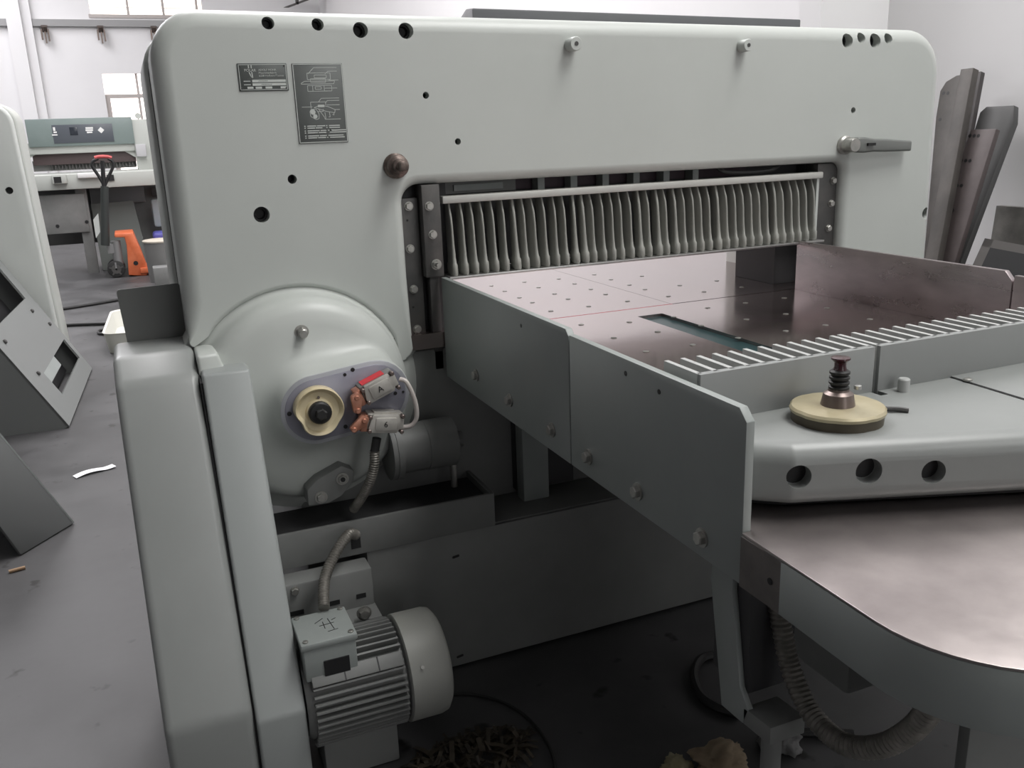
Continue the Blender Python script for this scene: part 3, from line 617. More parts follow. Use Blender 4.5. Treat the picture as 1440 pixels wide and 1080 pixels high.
# motor on its bracket
MY, MZ = -.385, .205
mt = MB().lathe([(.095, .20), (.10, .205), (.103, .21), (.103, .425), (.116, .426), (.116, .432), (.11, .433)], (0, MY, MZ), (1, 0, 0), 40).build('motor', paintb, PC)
fin = MB().box(.215, .420, -.0022, .0022, .098, .122).mesh('fin', 0); fin.materials.append(paintb)
for k in range(44):
    a = 360 * k / 44
    if a < 40 or a > 320: pass
    new_obj('fin', fin, None, mt, Matrix.Translation((0, MY, MZ)) @ Matrix.Rotation(math.radians(a), 4, 'X'))
aa = math.radians(48)
Mt = Matrix.Translation((0, MY, MZ)) @ Matrix.Rotation(aa, 4, 'X')
MB(Mt).box(.215, .418, -.016, .016, .10, .127).build('name_pad', paintb, mt, bevel=.002)
for xx in (.285, .36): MB(Mt).box(xx, xx + .003, -.016, .016, .1271, .1278).build('pad_groove', dark, mt)
MB().lathe([(.120, .427), (.125, .430), (.125, .505), (.121, .519), (.108, .528), (.03, .531)], (0, MY, MZ), (1, 0, 0), 40).build('fan_cover', mat('fan_cover_grey', (.33, .335, .31), .45), mt, smooth=40)
MB(Matrix.Translation((0, MY, MZ)) @ Matrix.Rotation(math.radians(62), 4, 'X')).lathe([(.004, .129), (.004, .132)], (.455, 0, 0), (0, 0, 1), 10).build('cover_screw', bolt, mt)
MB().box(.23, .40, MY - .06, MY + .08, 0.003, .11).build('motor_foot', paintb, mt, bevel=.004)
tbx = MB().box(.205, .318, -.475, -.355, .285, .362).build('terminal_box', paintd, mt, bevel=.003)
mt2 = mt
MB().box(.20, .322, -.48, -.35, .362, .378).build('terminal_lid', paintd, mt, bevel=.004)
for sx in (.212, .310):
    for sy in (-.468, -.362): MB().lathe([(.006, .378), (.006, .381), (.004, .382)], (sx, sy, 0), (0, 0, 1), 12).build('lid_screw', bolt, mt)
MB().box(.245, .300, -.4785, -.474, .292, .328).build('rating_plate', black, mt)
scr = MB()
for (x0_, y0_, x1_, y1_) in ((.245, -.40, .265, -.385), (.262, -.40, .262, -.43), (.252, -.415, .285, -.412), (.275, -.39, .280, -.44), (.282, -.40, .292, -.395), (.265, -.445, .288, -.442)):
    d = Vector((x1_ - x0_, y1_ - y0_, 0)); n_ = Vector((-d.y, d.x, 0)).normalized() * .0008
    a_, b_ = Vector((x0_, y0_, .3781)), Vector((x1_, y1_, .3781)); scr.rings([[a_ - n_, a_ + n_, b_ + n_, b_ - n_], [p_ + Vector((0, 0, .0004)) for p_ in (a_ - n_, a_ + n_, b_ + n_, b_ - n_)]])
scr.build('pen_marks', black, mt)
br = MB().box(.17, .418, -.235, -.168, .225, .398).build('motor_bracket', paintb, PC, bevel=.006)
for px, py, ww in ((508, 838, .012), (470, 848, .014), (418, 862, .016)):
    q = onY(px, py, -.236); MB().box(q.x - ww, q.x + ww, -.2362, -.234, q.z - .006, q.z + .006).build('bracket_slot', black, br)
MB().box(.33, .42, -.30, -.17, .215, .30).build('bracket_foot', paintb, br, bevel=.004)
q = onY(512, 862, -.302); put(BOLT, 'bracket_bolt', (q.x, -.30, q.z), br, None, 1.2)
q = onY(415, 832, -.24); put(BOLTS, 'bracket_bolt', (q.x, -.235, q.z), br)
MB().corrugated(P((500, 752, -.175), (490, 752, -.20), (473, 776, -.24), (459, 806, -.28), (455, 832, -.32), (456, 856, -.36)), .0135, .007).build('motor_conduit', conduit, PC)
MB().box(onY(500, 758, -.167).x - .012, onY(500, 758, -.167).x + .012, -.168, -.165, onY(500, 765, -.167).z - .012, onY(500, 750, -.167).z).build('conduit_hole', black, PC)

# belt cover: two long inclined halves
def cov(xa, xb, prof, name, mm, bev):
    m = MB(); R = []
    for yf, z in prof: R.append([(xa(z), yf, z), (xb(z), yf, z), (xb(z), yf + .5, z), (xa(z), yf + .5, z)])
    return m.rings(R).build(name, mm, PC, bevel=bev, seg=4, ang=25)
def L(z0, a, z1, b): return lambda z: a + (b - a) * (z - z0) / (z1 - z0)
def sideprism(pts, xa, xb, name, mm, bev): return MB().prism(pts, 'X', xa, xb).build(name, mm, PC, bevel=bev, seg=4, ang=20)
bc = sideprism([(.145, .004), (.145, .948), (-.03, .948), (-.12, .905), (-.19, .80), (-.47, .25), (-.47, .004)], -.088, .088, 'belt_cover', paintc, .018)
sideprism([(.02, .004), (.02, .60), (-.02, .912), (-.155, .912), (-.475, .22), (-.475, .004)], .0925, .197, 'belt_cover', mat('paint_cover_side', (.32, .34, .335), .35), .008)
MB().prism([(.0, .004), (.0, .85), (-.10, .90), (-.145, .89), (-.455, .22), (-.455, .004)], 'X', .087, .0935).build('cover_joint', black, bc)
pts = [onY(px, py, .14) for px, py in ((163, 408), (252, 398), (270, 470), (180, 486))]
MB().extrude3(fillet([(p.x, p.z, .008) for p in pts], 3) and [(x, .14, z) for x, z in fillet([(p.x, p.z, .008) for p in pts], 3)], (0, .004, 0)).build('guard_flap', mat('flap_dark', (.12, .125, .12), .5), PC)
# leg bracket under the rear table
def legp(px, py): q = onX(px, py, .77); return (q.y, q.z)
lp = [legp(1003, 812), legp(1018, 990), legp(1048, 1016), legp(1048, 1000), legp(1040, 975), legp(1030, 870), legp(1028, 825)]
dy = lp[0][0]; 
lpoly = [(dy - .005, .79), (lp[0][0], lp[0][1]), (lp[1][0], lp[1][1]), (lp[2][0], lp[2][1]), (lp[2][0] - .012, lp[2][1] + .03), (lp[1][0] - .045, lp[1][1] + .06), (lp[6][0] - .01, lp[6][1]), (lp[6][0] - .012, .79)]
lb = MB().prism(lpoly, 'X', .765, .775).build('leg_bracket', paintd, PC, bevel=.001)
MB().box(.775, .86, dy - .09, dy + .0, lp[1][1] + .05, .79).build('leg_web', dark, lb)
fx, fz = .80, lp[2][1]
MB().hexa([(.765, lp[2][0] - .065, fz + .005), (.83, lp[2][0] - .065, fz + .005), (.83, lp[2][0], fz), (.765, lp[2][0], fz), (.765, lp[2][0] - .065, fz + .035), (.83, lp[2][0] - .065, fz + .035), (.83, lp[2][0], fz + .03), (.765, lp[2][0], fz + .03)]).build('leg_shoe', paintb, lb, bevel=.002)
MB().cyl((.795, lp[2][0] - .033, fz + .01), (.795, lp[2][0] - .033, .0), .0155, n=18).build('foot_rod', paintb, lb)
# spindle housing and drive box under the table
MB().box(1.14, 1.43, -1.30, .0, .70, .785).build('spindle_tunnel', paintb, PC, bevel=.01)
MB().box(1.05, 1.5, -1.15, -.95, .42, .70).build('drive_box', paintb, PC, bevel=.01)
def X(*pts): return [onX(px, py, x) for px, py, x in pts]
MB().corrugated(X((1094, 850, .82), (1100, 885, .82), (1112, 940, .82), (1140, 1002, .82), (1185, 1045, .82), (1235, 1050, .83), (1280, 1028, .84), (1312, 992, .84), (1330, 960, .85)), .0165, .008, 14).build('table_hose', conduit, PC)
pts = [onX(px, py, .95) for px, py in ((1360, 1030), (1440, 1040), (1500, 1200), (1350, 1200))]
MB().box(.98, 1.35, -1.45, -1.43, .15, .60).build('rear_guard', paintb, PC, bevel=.004)

# ------------------------------------------------------------------ things on the floor near the cutter
def rag(name, px, py, r, m_, label, cat, sq=.5, seed=0, group=None, sx=1.0):
    c = onZ(px, py, 0); bm = bmesh.new(); bmesh.ops.create_icosphere(bm, subdivisions=4, radius=1)
    for v in bm.verts:
        p = v.co.copy(); n_ = noise.noise(p * 1.6 + Vector((seed, 0, 0))) * .45 + abs(noise.noise(p * 3.5 + Vector((0, seed, 0)))) * .55 + abs(noise.noise(p * 8 + Vector((0, seed, 3)))) * .25 - .2
        p *= r * (1 + n_); p.z = max(p.z * sq, -r * sq * .6); p.x *= sx
        v.co = p
    mz = min(v.co.z for v in bm.verts)
    for v in bm.verts: v.co.z -= mz
    me = bpy.data.meshes.new(name); bm.to_mesh(me); bm.free()
    for p_ in me.polygons: p_.use_smooth = True
    o = new_obj(name, me, m_, None, Matrix.Translation((c.x, c.y, 0.001))); return tag(o, label, cat, group)
rag('rag', 1012, 1082, .05, ragb, 'crumpled tan rag on dark floor beside the table foot rod', 'rag', .7, 3, None, 1.3)
rag('rag', 952, 1084, .03, ragm, 'small crumpled yellowish rag on the floor next to the tan rag', 'rag', .6, 8)
rag('rag', 1095, 1050, .045, ragg, 'crumpled grey rag lying behind the table foot rod', 'rag', .9, 5)
q0 = onZ(655, 1068, 0); m = MB()
for k in range(150):
    a_ = random.uniform(0, 6.28); r0 = .13 * math.sqrt(random.random()); L_ = random.uniform(.03, .09); dr = random.uniform(0, 6.28); hz = max(.004, .05 * (1 - r0 / .14) * random.random())
    p = Vector((q0.x + .02 + r0 * 1.15 * math.cos(a_), q0.y + r0 * .55 * math.sin(a_), hz)); d = Vector((math.cos(dr), math.sin(dr), 0)) * L_; n_ = Vector((-d.y, d.x, 0)).normalized() * random.uniform(.002, .006)
    R = []
    for t in (-.5, -.17, .17, .5):
        u = p + d * t + Vector((0, 0, .018 * (1 - 4 * t * t) * random.random())); R.append([u - n_, u + n_, u + n_ + Vector((0, 0, .001)), u - n_ + Vector((0, 0, .001))])
    m.rings(R)
tag(m.build('paper_scraps', oily, smooth=0), 'low heap of dark oily paper scraps on the floor near the motor', 'scraps', kind='stuff')
def floorcable(name, pts, r, label, m_=rubber):
    P_ = [onZ(px, py, r) for px, py in pts]
    for p in P_: p.z = r + .001
    return tag(MB().tube(spline(P_, 10), r, 8).build(name, m_), label, 'cable')
floorcable('floor_cable', [(600, 985), (650, 976), (700, 985), (740, 1008), (768, 1042), (780, 1075), (778, 1110)], .004, 'thin black cable curving over the dark floor by the motor')
floorcable('floor_cable', [(1010, 920), (985, 928), (976, 950), (985, 978), (1010, 996), (1040, 1005)], .012, 'thick black hose looped on the floor behind the table leg')
floorcable('floor_cable', [(1075, 1030), (1120, 1030), (1200, 1034)], .012, 'short dark hose lying straight behind the grey rag')
floorcable('floor_cable', [(60, 438), (110, 431), (170, 421), (230, 410)], .014, 'black cable stretched across the pale floor toward the pallet jack')
floorcable('floor_cable', [(80, 458), (120, 456), (165, 455), (220, 456)], .014, 'black cable lying straight on the floor beside the white tray')
floorcable('floor_cable', [(152, 463), (140, 465), (139, 469), (150, 470)], .01, 'tiny dark loop of cable at the corner of the white tray')
a = onZ(105, 672, 0); b = onZ(160, 656, 0); d = (b - a); n_ = Vector((-d.y, d.x, 0)).normalized() * .022
m = MB(); R = []
for k in range(9):
    t = k / 8; p = a + d * t + n_ * (.3 * math.sin(t * 5)); z = .003 + .006 * abs(math.sin(t * 4)); R.append([p - n_ + Vector((0, 0, z)), p + n_ + Vector((0, 0, z)), p + n_ + Vector((0, 0, z + .0012)), p - n_ + Vector((0, 0, z + .0012))])
tag(m.rings(R).build('paper_strip', paper), 'narrow white paper strip lying on the grey floor', 'paper strip')
a = onZ(13, 806, 0); b = onZ(36, 800, 0)
tag(MB().cyl((a.x, a.y, .006), (b.x, b.y, .006), .006, n=10).build('stub', mat('stub_tan', (.5, .33, .2), .7)), 'small tan stick lying on the dark floor by the leaning cover', 'stick')

# white tray partly behind the belt cover
tr = onZ(175, 500, 0)
T = thing('floor_tray', 'white plastic tray with rounded corners on the floor behind the belt cover', 'tray', (-.05, 4.85, 0))
out = fillet([(-.31, 4.48, .10), (.25, 4.40, .10), (.30, 5.40, .10), (-.26, 5.48, .10)], 6); cx_ = sum(p[0] for p in out) / len(out); cy_ = sum(p[1] for p in out) / len(out)
def sc(f): return [(cx_ + (x - cx_) * f, cy_ + (y - cy_) * f) for x, y in out]
MB().rings([[(x, y, .003) for x, y in sc(.93)], [(x, y, .15) for x, y in sc(1)], [(x, y, .155) for x, y in sc(1.02)], [(x, y, .15) for x, y in sc(.97)], [(x, y, .03) for x, y in sc(.9)]]).build('tray_shell', mat('tray_white', (.62, .62, .57), .5), T)
MB().box(cx_ - .1, cx_ + .12, cy_ - .1, cy_ + .14, .031, .09).build('tray_insert', mat('tray_grey', (.35, .36, .36), .6), T, bevel=.01)

# leaning machine covers on the left
def leaning(name, label, A, B, up, th, dep, openings, loc, mm, mside):
    """A,B bottom edge on the floor; up: 3D vector of the face; dep: depth of the cover's flange"""
    A, B, up = Vector(A), Vector(B), Vector(up); n = (B - A).cross(up).normalized()
    if n.x < 0: n = -n
    o = thing(name, label, 'machine cover', loc); e = (B - A)
    cut = []
    for (u0, u1, v0, v1) in openings:
        c_ = MB(); q = [A + e * u + up * v for u, v in ((u0, v0), (u1, v0), (u1, v1), (u0, v1))]
        c_.rings([[p + n * .05 for p in q], [p - n * .05 for p in q]]); cut.append(c_)
    f = MB().rings([[A, B, B + up, A + up], [p - n * .012 for p in (A, B, B + up, A + up)]]).build('face_panel', mm, o, cut=cut or None)
    for (p, q) in ((A, A + up), (B, B + up), (A, B), (A + up, B + up)):
        w_ = -n * dep; inn = ((A + B) * .5 + up * .5 - (p + q) * .5).normalized() * .012
        if abs(p.z) < .05 and abs(q.z) < .05: continue
        MB().rings([[p - n * .0005, q - n * .0005, q + w_, p + w_], [x_ + inn for x_ in (p - n * .0005, q - n * .0005, q + w_, p + w_)]]).build('flange', mside, o)
    return o, f, A, e, up, n
c1 = onZ(98, 602, 0); c2 = onZ(130, 520, 0)
lo, lf, A, e, up, n = leaning('machine_cover', 'pale grey sheet-metal cover with a square window and slot, leaning tilted on the floor', (c1.x, c1.y, .012), (c2.x, c2.y, .012), (-.62, .06, 1.12), .01, .28, [(.12, .88, .46, .95), (.24, .94, .085, .20)], (c1.x - .3, 3.4, 0), mat('cover_face', (.19, .2, .195), .45), mat('cover_flange', (.14, .147, .144), .5))
lo['label'] = 'pale grey sheet-metal cover with square window and slot, leaning over the floor'
for u0, u1, v0, v1 in ((.10, .90, .44, .97), (.22, .96, .065, .22)):
    q = [A + e * u + up * v - n * .12 for u, v in ((u0, v0), (u1, v0), (u1, v1), (u0, v1))]; MB().rings([q, [p - n * .004 for p in q]]).build('opening_shade', black, lf)  # black sheet added behind each opening, painting the shade inside the cover
for u, v in ((.10, .40), (.80, .40), (.16, .22), (.9, .30)):
    p = A + e * u + up * v; MB().lathe([(.012, 0), (.012, .01), (.006, .014)], p, n, 12).build('latch', steel, lf)
p = A + e * .24 + up * .2; MB().rings([[p, p + e * .32, p + e * .32 - up * .05, p - up * .05], [q - n * .02 for q in (p, p + e * .32, p + e * .32 - up * .05, p - up * .05)]]).build('slot_tab', paintd, lf)
c1 = onZ(103, 738, 0)
fa, fb_ = onZ(103, 738, 0), onZ(30, 782, 0)
n = Vector((-(fa - fb_).y, (fa - fb_).x, 0)).normalized()
n = Vector((n.x, n.y, .35)).normalized()
if n.y > 0: n = Vector((-n.x, -n.y, n.z))
pts = [onP(px, py, fa, n) for px, py in ((103, 736), (0, 612), (-60, 540), (-60, 660), (0, 740), (30, 780))]
for p in pts: p.z = max(p.z, .004)
o2 = thing('machine_cover', 'dark grey bent sheet-metal cover standing on edge beside the paper strip', 'machine cover', (fb_.x, fb_.y + .1, 0))
MB().extrude3(pts, -n * .012).build('end_panel', mat('cover_dark', (.13, .137, .135), .5), o2, bevel=.002)
a, b = pts[0].copy(), pts[2].copy(); dd = Vector((-.35, .42, 0))
MB().rings([[a, b, b + dd, a + dd], [q - (b - a).cross(dd).normalized() * .006 for q in (a, b, b + dd, a + dd)]]).build('top_flange', paintd, o2)

# ------------------------------------------------------------------ neighbouring cutter on the left
NB = thing('paper_cutter', 'pale grey cutter frame with rounded corner and one black hole behind leaning covers', 'paper cutter', (-1.4, 4.5, 0))
out = fillet([(-2.6, .02, .02), (-2.6, 1.70, .12), (-.60, 1.69, .13), (-.545, .02, .02)], 8)
q = onY(13, 268, 4.2)
nf = MB().prism(out, 'Y', 4.2, 4.30).build('rear_frame', paint, NB, bevel=.03, seg=4, cut=[MB().cyl((q.x, 4.15, q.z), (q.x, 4.26, q.z), .022, n=20)], smooth=40)
MB().lathe([(.021, .055), (.021, .04)], (q.x, 4.2, q.z), (0, 1, 0), 14).build('hole_plug', black, nf)
MB().prism([(x * .99 - .014, z) for x, z in out], 'Y', 4.30, 4.33).build('frame_gasket', rubber, NB)
MB().prism([(x + .012, z + .004) for x, z in out], 'Y', 4.33, 4.75).build('frame_body', palem, NB, bevel=.02, seg=3)
MB().box(-2.4, -.75, 4.19, 4.2, .03, .62).build('lower_door', paintc, NB, bevel=.002)
# ------------------------------------------------------------------ cutter at the far end of the hall
FC = thing('paper_cutter', 'far paper cutter with dark green hood and pale table behind the pallet jack', 'paper cutter', (-.3, 10.2, 0))
Y0 = 9.6
def YB(x0p, y0p, x1p, y1p, ya, yb, name, mm, parent=FC, bev=.008):
    a, b = onY(x0p, y0p, ya), onY(x1p, y1p, ya); return MB().box(min(a.x, b.x), max(a.x, b.x), ya, yb, min(a.z, b.z), max(a.z, b.z)).build(name, mm, parent, bevel=bev)
hd = YB(34, 168, 190, 202, Y0, Y0 + .3, 'hood', greenm)
YB(72, 176, 161, 199, Y0 - .006, Y0, 'hood_display', greend, hd, .001)
YB(97, 179, 110, 190, Y0 - .009, Y0 - .006, 'screen', mat('screen_dark', (.03, .035, .045), .2), hd, .001)
for a_, b_, c_, d_ in ((74, 179, 78, 184), (75, 185, 80, 187), (73, 189, 81, 190.5), (120, 179, 131, 181), (120, 182, 131, 184), (122, 185, 130, 187)): YB(a_, b_, c_, d_, Y0 - .009, Y0 - .0062, 'hood_mark', white, hd, 0)
q = onY(142, 183, Y0); MB().box(-.025, .025, -.009, -.006, -.025, .025).build('hood_mark', white, hd, M=Matrix.Translation((q.x, Y0, q.z)) @ Matrix.Rotation(.785, 4, 'Y'))
YB(14, 170, 38, 245, Y0 + .02, Y0 + .4, 'side_column', palem)
YB(184, 168, 252, 242, Y0 + .02, Y0 + .4, 'side_column', palem)
YB(30, 256, 244, 333, Y0 + .3, Y0 + .4, 'rear_skirt', mat('skirt_dark', (.09, .09, .088), .6))
fb = YB(36, 202, 192, 212, Y0 + .03, Y0 + .28, 'front_beam', palem)
YB(44, 212, 192, 227, Y0 + .08, Y0 + .1, 'knife_cover', mat('knife_dark', (.07, .05, .05), .5), fb)
for sx, s1, s2 in ((38, 40, 62), (194, 194, 172)):
    a, b, c_ = onY(s1, 203, Y0 + .06), onY(s2, 211, Y0 + .06), onY(s1, 223, Y0 + .06)
    MB().extrude3([a, b, c_], (0, .1, 0)).build('gusset', palem, fb)
q0, q1 = onY(74, 238, Y0 + .12), onY(191, 228, Y0 + .12)
cb = MB().box(q0.x - .2, q1.x, Y0 + .15, Y0 + .2, q0.z - .02, q1.z + .06).build('clamp_bar', dullm, FC)
for k in range(26):
    xx = q0.x + (q1.x - q0.x) * k / 25; MB().box(xx - .006, xx + .006, Y0 + .10, Y0 + .15, q0.z - .01, q1.z + .03).build('finger', steel, cb)
YB(190, 203, 207, 220, Y0 - .05, Y0 + .02, 'switch_box', mat('switch_box_grey', (.45, .45, .46), .5))
q = onY(217, 187, Y0); MB().box(q.x - .05, q.x + .05, Y0 + .012, Y0 + .019, q.z - .06, q.z + .06).build('notice', paper, FC)
for dx, dz in ((-.02, .03), (.015, .02), (-.01, -.015), (.02, -.03)): MB().box(q.x + dx - .012, q.x + dx + .012, Y0 + .009, Y0 + .012, q.z + dz - .01, q.z + dz + .008).build('notice_mark', black, FC)
q = onY(194, 163, Y0 + .1); MB().rings([[(q.x + .035 * math.cos(i * .5236), Y0 + .1 + s_, q.z + .035 * math.sin(i * .5236)) for i in range(12)] for s_ in (0, .01)]).build('eye_ring', palem, FC); MB().cyl((q.x, Y0 + .105, q.z - .09), (q.x, Y0 + .105, q.z - .03), .006, n=8).build('ring_stem', steel, FC)
tb2 = YB(36, 248, 240, 259, Y0 - .55, Y0 + .5, 'front_table', palem)
YB(108, 244, 150, 249, Y0 - .6, Y0 - .5, 'paper_ledge', white, tb2)
YB(72, 246, 95, 258, Y0 - .62, Y0 - .55, 'control_box', palem, tb2)
YB(75, 249, 87, 257, Y0 - .625, Y0 - .62, 'control_screen', black, tb2, 0)
YB(150, 246, 161, 254, Y0 - .565, Y0 - .55, 'table_port', black, tb2, 0)
YB(35, 232, 40, 248, Y0 - .5, Y0 - .45, 'bottle', white, tb2)
a, b = onY(128, 262, Y0 + .2), onY(240, 262, Y0 + .2); MB().box(a.x, b.x, Y0 + .2, Y0 + .45, .003, a.z).build('base', dullm, FC)
YB(125, 265, 205, 284, Y0 + .12, Y0 + .2, 'base_box', mat('base_box_grey', (.2, .2, .2), .6))
YB(212, 264, 232, 276, Y0 + .1, Y0 + .2, 'motor_block', steel)
YB(42, 276, 127, 326, Y0 - .45, Y0 - .42, 'apron_panel', dullm)
for px_, py_ in ((81, 318), (122, 312)):
    q = onY(px_, py_, Y0 - .45); MB().cyl((q.x, Y0 - .456, q.z), (q.x, Y0 - .45, q.z), .02, n=10).build('panel_bolt', black, FC)
YB(120, 262, 127, 400, Y0 - .42, Y0 - .3, 'table_leg', dullm)
YB(50, 262, 56, 330, Y0 + .3, Y0 + .4, 'table_leg', dullm)
a, b = onY(132, 300, 9.35), onY(202, 312, 9.35)
tag(MB().hexa([(a.x, 9.3, .004), (b.x, 9.3, .004), (b.x, 9.5, .004), (a.x, 9.5, .004), (a.x - .02, 9.42, onY(132, 287, 9.4).z), (b.x - .08, 9.42, onY(196, 282, 9.4).z), (b.x - .08, 9.45, onY(196, 282, 9.4).z), (a.x - .02, 9.45, onY(132, 287, 9.4).z)]).build('leaning_sheet', mat('panel_green_grey', (.13, .145, .135), .6)), 'green-grey metal sheet leaning behind the pallet jack mast', 'sheet')
# pallet jack
PJ = thing('pallet_jack', 'orange pallet jack with black mast and red-topped loop handle', 'pallet jack', (-.1, 8.6, 0))
YJ = 8.55
def J(px, py, dy=0): return onY(px, py, YJ + dy)
MB().cyl(J(148, 345), J(147, 262), .045, .04, 14).build('mast', mat('mast_dark', (.03, .035, .033), .5), PJ)
hl_ = MB().tube(spline([J(147, 262), J(139, 248), J(130, 234), J(131, 227), J(138, 223)]), .016, 8).tube(spline([J(147, 262), J(153, 248), J(159, 234), J(158, 227), J(152, 223)]), .016, 8).build('loop_handle', black, PJ)
MB().tube([J(133, 222), J(138, 220.5), J(145, 220), J(152, 220.5), J(157, 222)], .018, 8).build('handle_grip', mat('grip_red', (.5, .08, .08), .5), PJ)
MB().tube([J(144, 226), J(146, 262)], .022, 8).build('release_stem', black, PJ)
MB().cyl((J(163, 345).x, YJ + .08, .14), (J(163, 345).x, YJ + .08, .40), .05, n=14).box(J(150, 345).x, J(163, 345).x, YJ + .04, YJ + .14, .27, .37).build('pump', mat('pump_grey', (.28, .28, .28), .4, .4), PJ)
a = [J(161, 329), J(187, 327), J(198, 352), J(209, 381), J(206, 388), J(181, 387), J(178, 345), J(175, 334), J(161, 334)]
MB().extrude3(a, (0, .45, 0)).build('pump_housing', orange, PJ, bevel=.01)
q = J(191, 370); MB().cyl((q.x, YJ - .004, q.z), (q.x, YJ + .01, q.z), .025, n=12).build('housing_hole', black, PJ)
for dy in (.05, .26):
    q = J(164, 381); wz = .095
    wh = MB().cyl((q.x, YJ + dy - .03, wz), (q.x, YJ + dy + .03, wz), .093, n=24).build('wheel', rubber, PJ, bevel=.01)
    MB().cyl((q.x, YJ + dy - .033, wz), (q.x, YJ + dy - .03, wz), .05, n=16).build('wheel_hub', steel, wh)
    for k in range(5): MB(Matrix.Translation((q.x, YJ + dy, wz)) @ Matrix.Rotation(k * 1.2566, 4, 'Y')).box(-.008, .008, -.0345, -.031, 0, .075).build('spoke', mat('spoke_grey', (.2, .2, .2), .5) if k == 0 and dy == .05 else steel, wh)
q = J(205, 385)
for dy in (-.02, .30): MB().box(q.x - .05, q.x + 1.1, YJ + dy, YJ + dy + .16, .03, .09).build('fork', orange, PJ, bevel=.008)
m = MB().hexa([J(131, 309), J(138, 300), J(138, 300) + Vector((0, .004, 0)), J(131, 309) + Vector((0, .004, 0)), J(135, 335), J(141, 326), J(141, 326) + Vector((0, .004, 0)), J(135, 335) + Vector((0, .004, 0))])
tag(m.build('hanging_card', mat('card_white', (.5, .52, .5), .6)), 'small white card hanging beside the pallet jack mast', 'card')
q = onZ(230, 402, 0)
D_ = thing('metal_bin', 'round grey metal bin with pale rim beside the pallet jack', 'bin', (q.x + .05, 8.0, 0))
MB().lathe([(.17, .002), (.185, .42)], (q.x + .05, 8.0, 0), (0, 0, 1), 28).build('drum', mat('bin_grey', (.2, .2, .195), .5, .3), D_)
MB().lathe([(.19, .42), (.192, .435), (.18, .44)], (q.x + .05, 8.0, 0), (0, 0, 1), 28).build('rim', mat('rim_pale', (.55, .5, .42), .5), D_)
m = MB().box(q.x - .08, q.x + .22, 7.55, 7.75, .02, .20)
tag(m.build('crate', dullm, bevel=.01), 'low grey crate on the floor in front of the round bin', 'crate')
a = onY(216, 348, 8.5); b = onY(245, 335, 8.5)
tag(MB().box(a.x + .02, a.x + .45, 9.06, 9.34, .277, .42).build('bag', bluep, bevel=.04, seg=3), 'blue and white bag lying on pallet near the orange jack', 'bag')
tag(MB().box(a.x + .0, a.x + .5, 9.04, 9.36, .003, .275).build('pallet_stack', mat('stack_brown', (.16, .12, .11), .7), bevel=.01), 'low brown stack under the blue bag', 'stack')
a = onY(212, 285, 9.5)
tag(MB().box(a.x, a.x + .4, 9.4, 9.5, .45, .78).build('plastic_sheet', mat('sheet_pale', (.4, .45, .46), .4), bevel=.03), 'pale crumpled plastic bundle at the base of the far cutter', 'bundle')

# ------------------------------------------------------------------ boards leaning on the right wall
def board(name, label, pix, off, th, mm, holes=(), group=None):
    """pix: top-left, ..., outline; the two last points are continued to the floor"""
    n = Vector((-1, 0, .30)).normalized(); p0 = Vector((HX1 - .02 - off, 0, 1.60))
    Q = [onP(px, py, p0, n) for px, py in pix]
    def down(a, b): t = (a.z - .004) / (a.z - b.z); return a + (b - a) * t
    L_ = down(Q[0], Q[-1]); R_ = down(Q[-3], Q[-2])
    outline = Q[:-2] + [R_, L_]
    o = thing(name, label, 'board', ((L_.x + R_.x) / 2, (L_.y + R_.y) / 2, 0), group=group)
    f = MB().extrude3(outline, -n * th).build('plank', mm, o, bevel=.003)
    for hx, hy in holes:
        q = onP(hx, hy, p0, n); MB().lathe([(.0075, -.001), (.0075, .0006)], q, n, 10).build('bolt_hole', black, f)
    return o
board('knife_board', 'wide dark board with arched top edge leaning on the white wall', [(1316, 165), (1322, 128), (1330, 115), (1345, 106), (1358, 104), (1330, 330), (1300, 350)], .115, .025, wood, [(1327, 131), (1333, 131), (1322, 168)])
board('knife_board', 'narrow dark wooden bar standing in front of the arched board', [(1351, 97), (1369, 95), (1322, 345), (1304, 345)], .205, .035, wood)
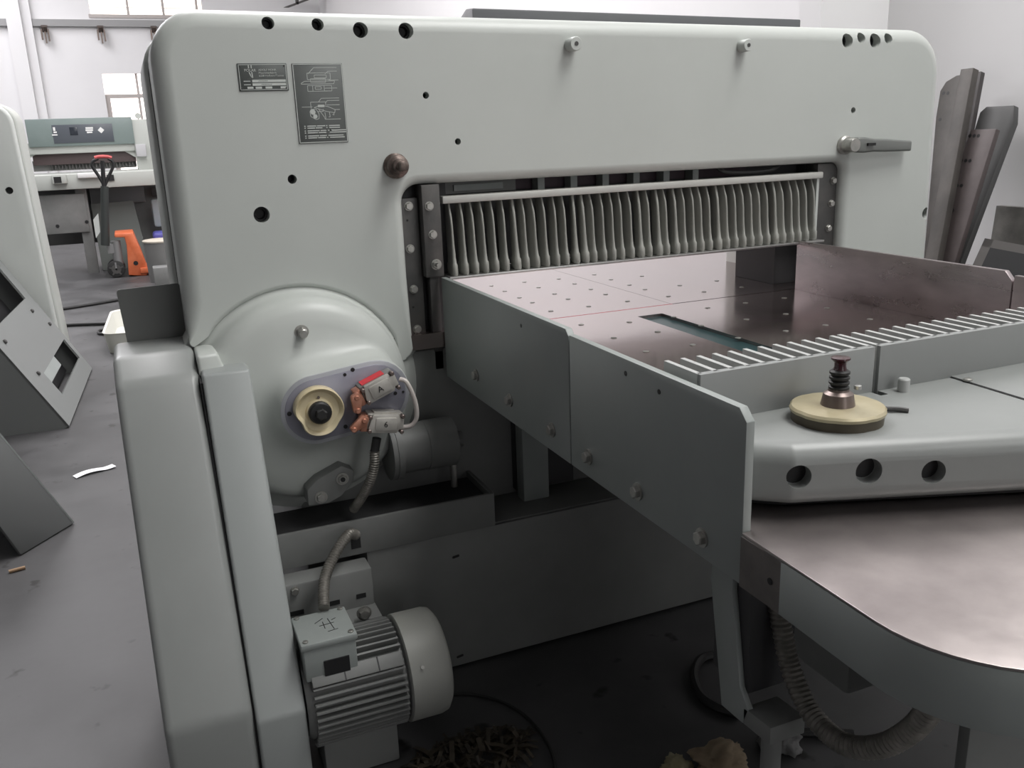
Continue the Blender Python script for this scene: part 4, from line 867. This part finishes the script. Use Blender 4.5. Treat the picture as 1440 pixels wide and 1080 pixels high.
board('knife_board', 'tall thin dark slat between narrow bar and reddish board', [(1369, 101), (1380, 100), (1335, 345), (1322, 345)], .075, .025, mat('board_dark', (.045, .04, .04), .55))
board('knife_board', 'broad charcoal board with rounded top corner leaning on the wall', [(1378, 158), (1387, 150), (1426, 148), (1425, 172), (1360, 345), (1318, 345)], .035, .03, mat('board_charcoal', (.06, .06, .06), .5))
board('knife_board', 'reddish brown board with rows of triple holes in front of the charcoal board', [(1365, 182), (1401, 181), (1350, 345), (1309, 345)], .155, .025, woodr, [(1364 + 6 * k - i * 12.0, 191 + i * 35) for i in range(5) for k in range(3)])
# frame box and panel at the right edge
bx = thing('steel_frame', 'bare steel rectangular frame leaning by the boards at the wall', 'frame', (2.85, .25, 0))
n = Vector((-.8, -.6, .25)).normalized(); p0 = Vector((2.9, .2, 1.0))
A_, B_, C_, D2 = [onP(px, py, p0, n) for px, py in ((1385, 335), (1440, 345), (1428, 400), (1362, 385))]
ex = (B_ - A_).normalized(); ez = (D2 - A_).normalized(); Lx = .42; Lz = (A_.z - .004) / -ez.z
for (o_, d1, l1, d2) in ((A_, ex, Lx, ez), (A_, ez, Lz, ex), (A_ + ex * (Lx - .03), ez, Lz, ex), (A_ + ez * .35, ex, Lx, ez)):
    MB().extrude3([o_, o_ + d1 * l1, o_ + d1 * l1 + d2 * .03, o_ + d2 * .03], -n * .03).build('frame_bar', mat('frame_steel', (.2, .19, .185), .45, .5), bx)
MB().extrude3([A_ + ex * .03 + ez * .03, A_ + ex * (Lx - .03) + ez * .03, A_ + ex * (Lx - .03) + ez * .35, A_ + ex * .03 + ez * .35], -n * .004).build('frame_back', dark, bx)
q = onX(1394, 290, 3.3)
tag(MB().hexa([(3.25, -1.0, .003), (3.28, -1.0, .003), (3.28, q.y, .003), (3.25, q.y, .003), (3.33, -1.0, q.z), (3.36, -1.0, q.z), (3.36, q.y, q.z), (3.33, q.y, q.z)]).build('wall_panel', mat('panel_mottled', (.12, .115, .11), .5, .2, .6, 9, (.28, .27, .25))), 'mottled grey sheet leaning on the wall behind the steel frame', 'sheet')
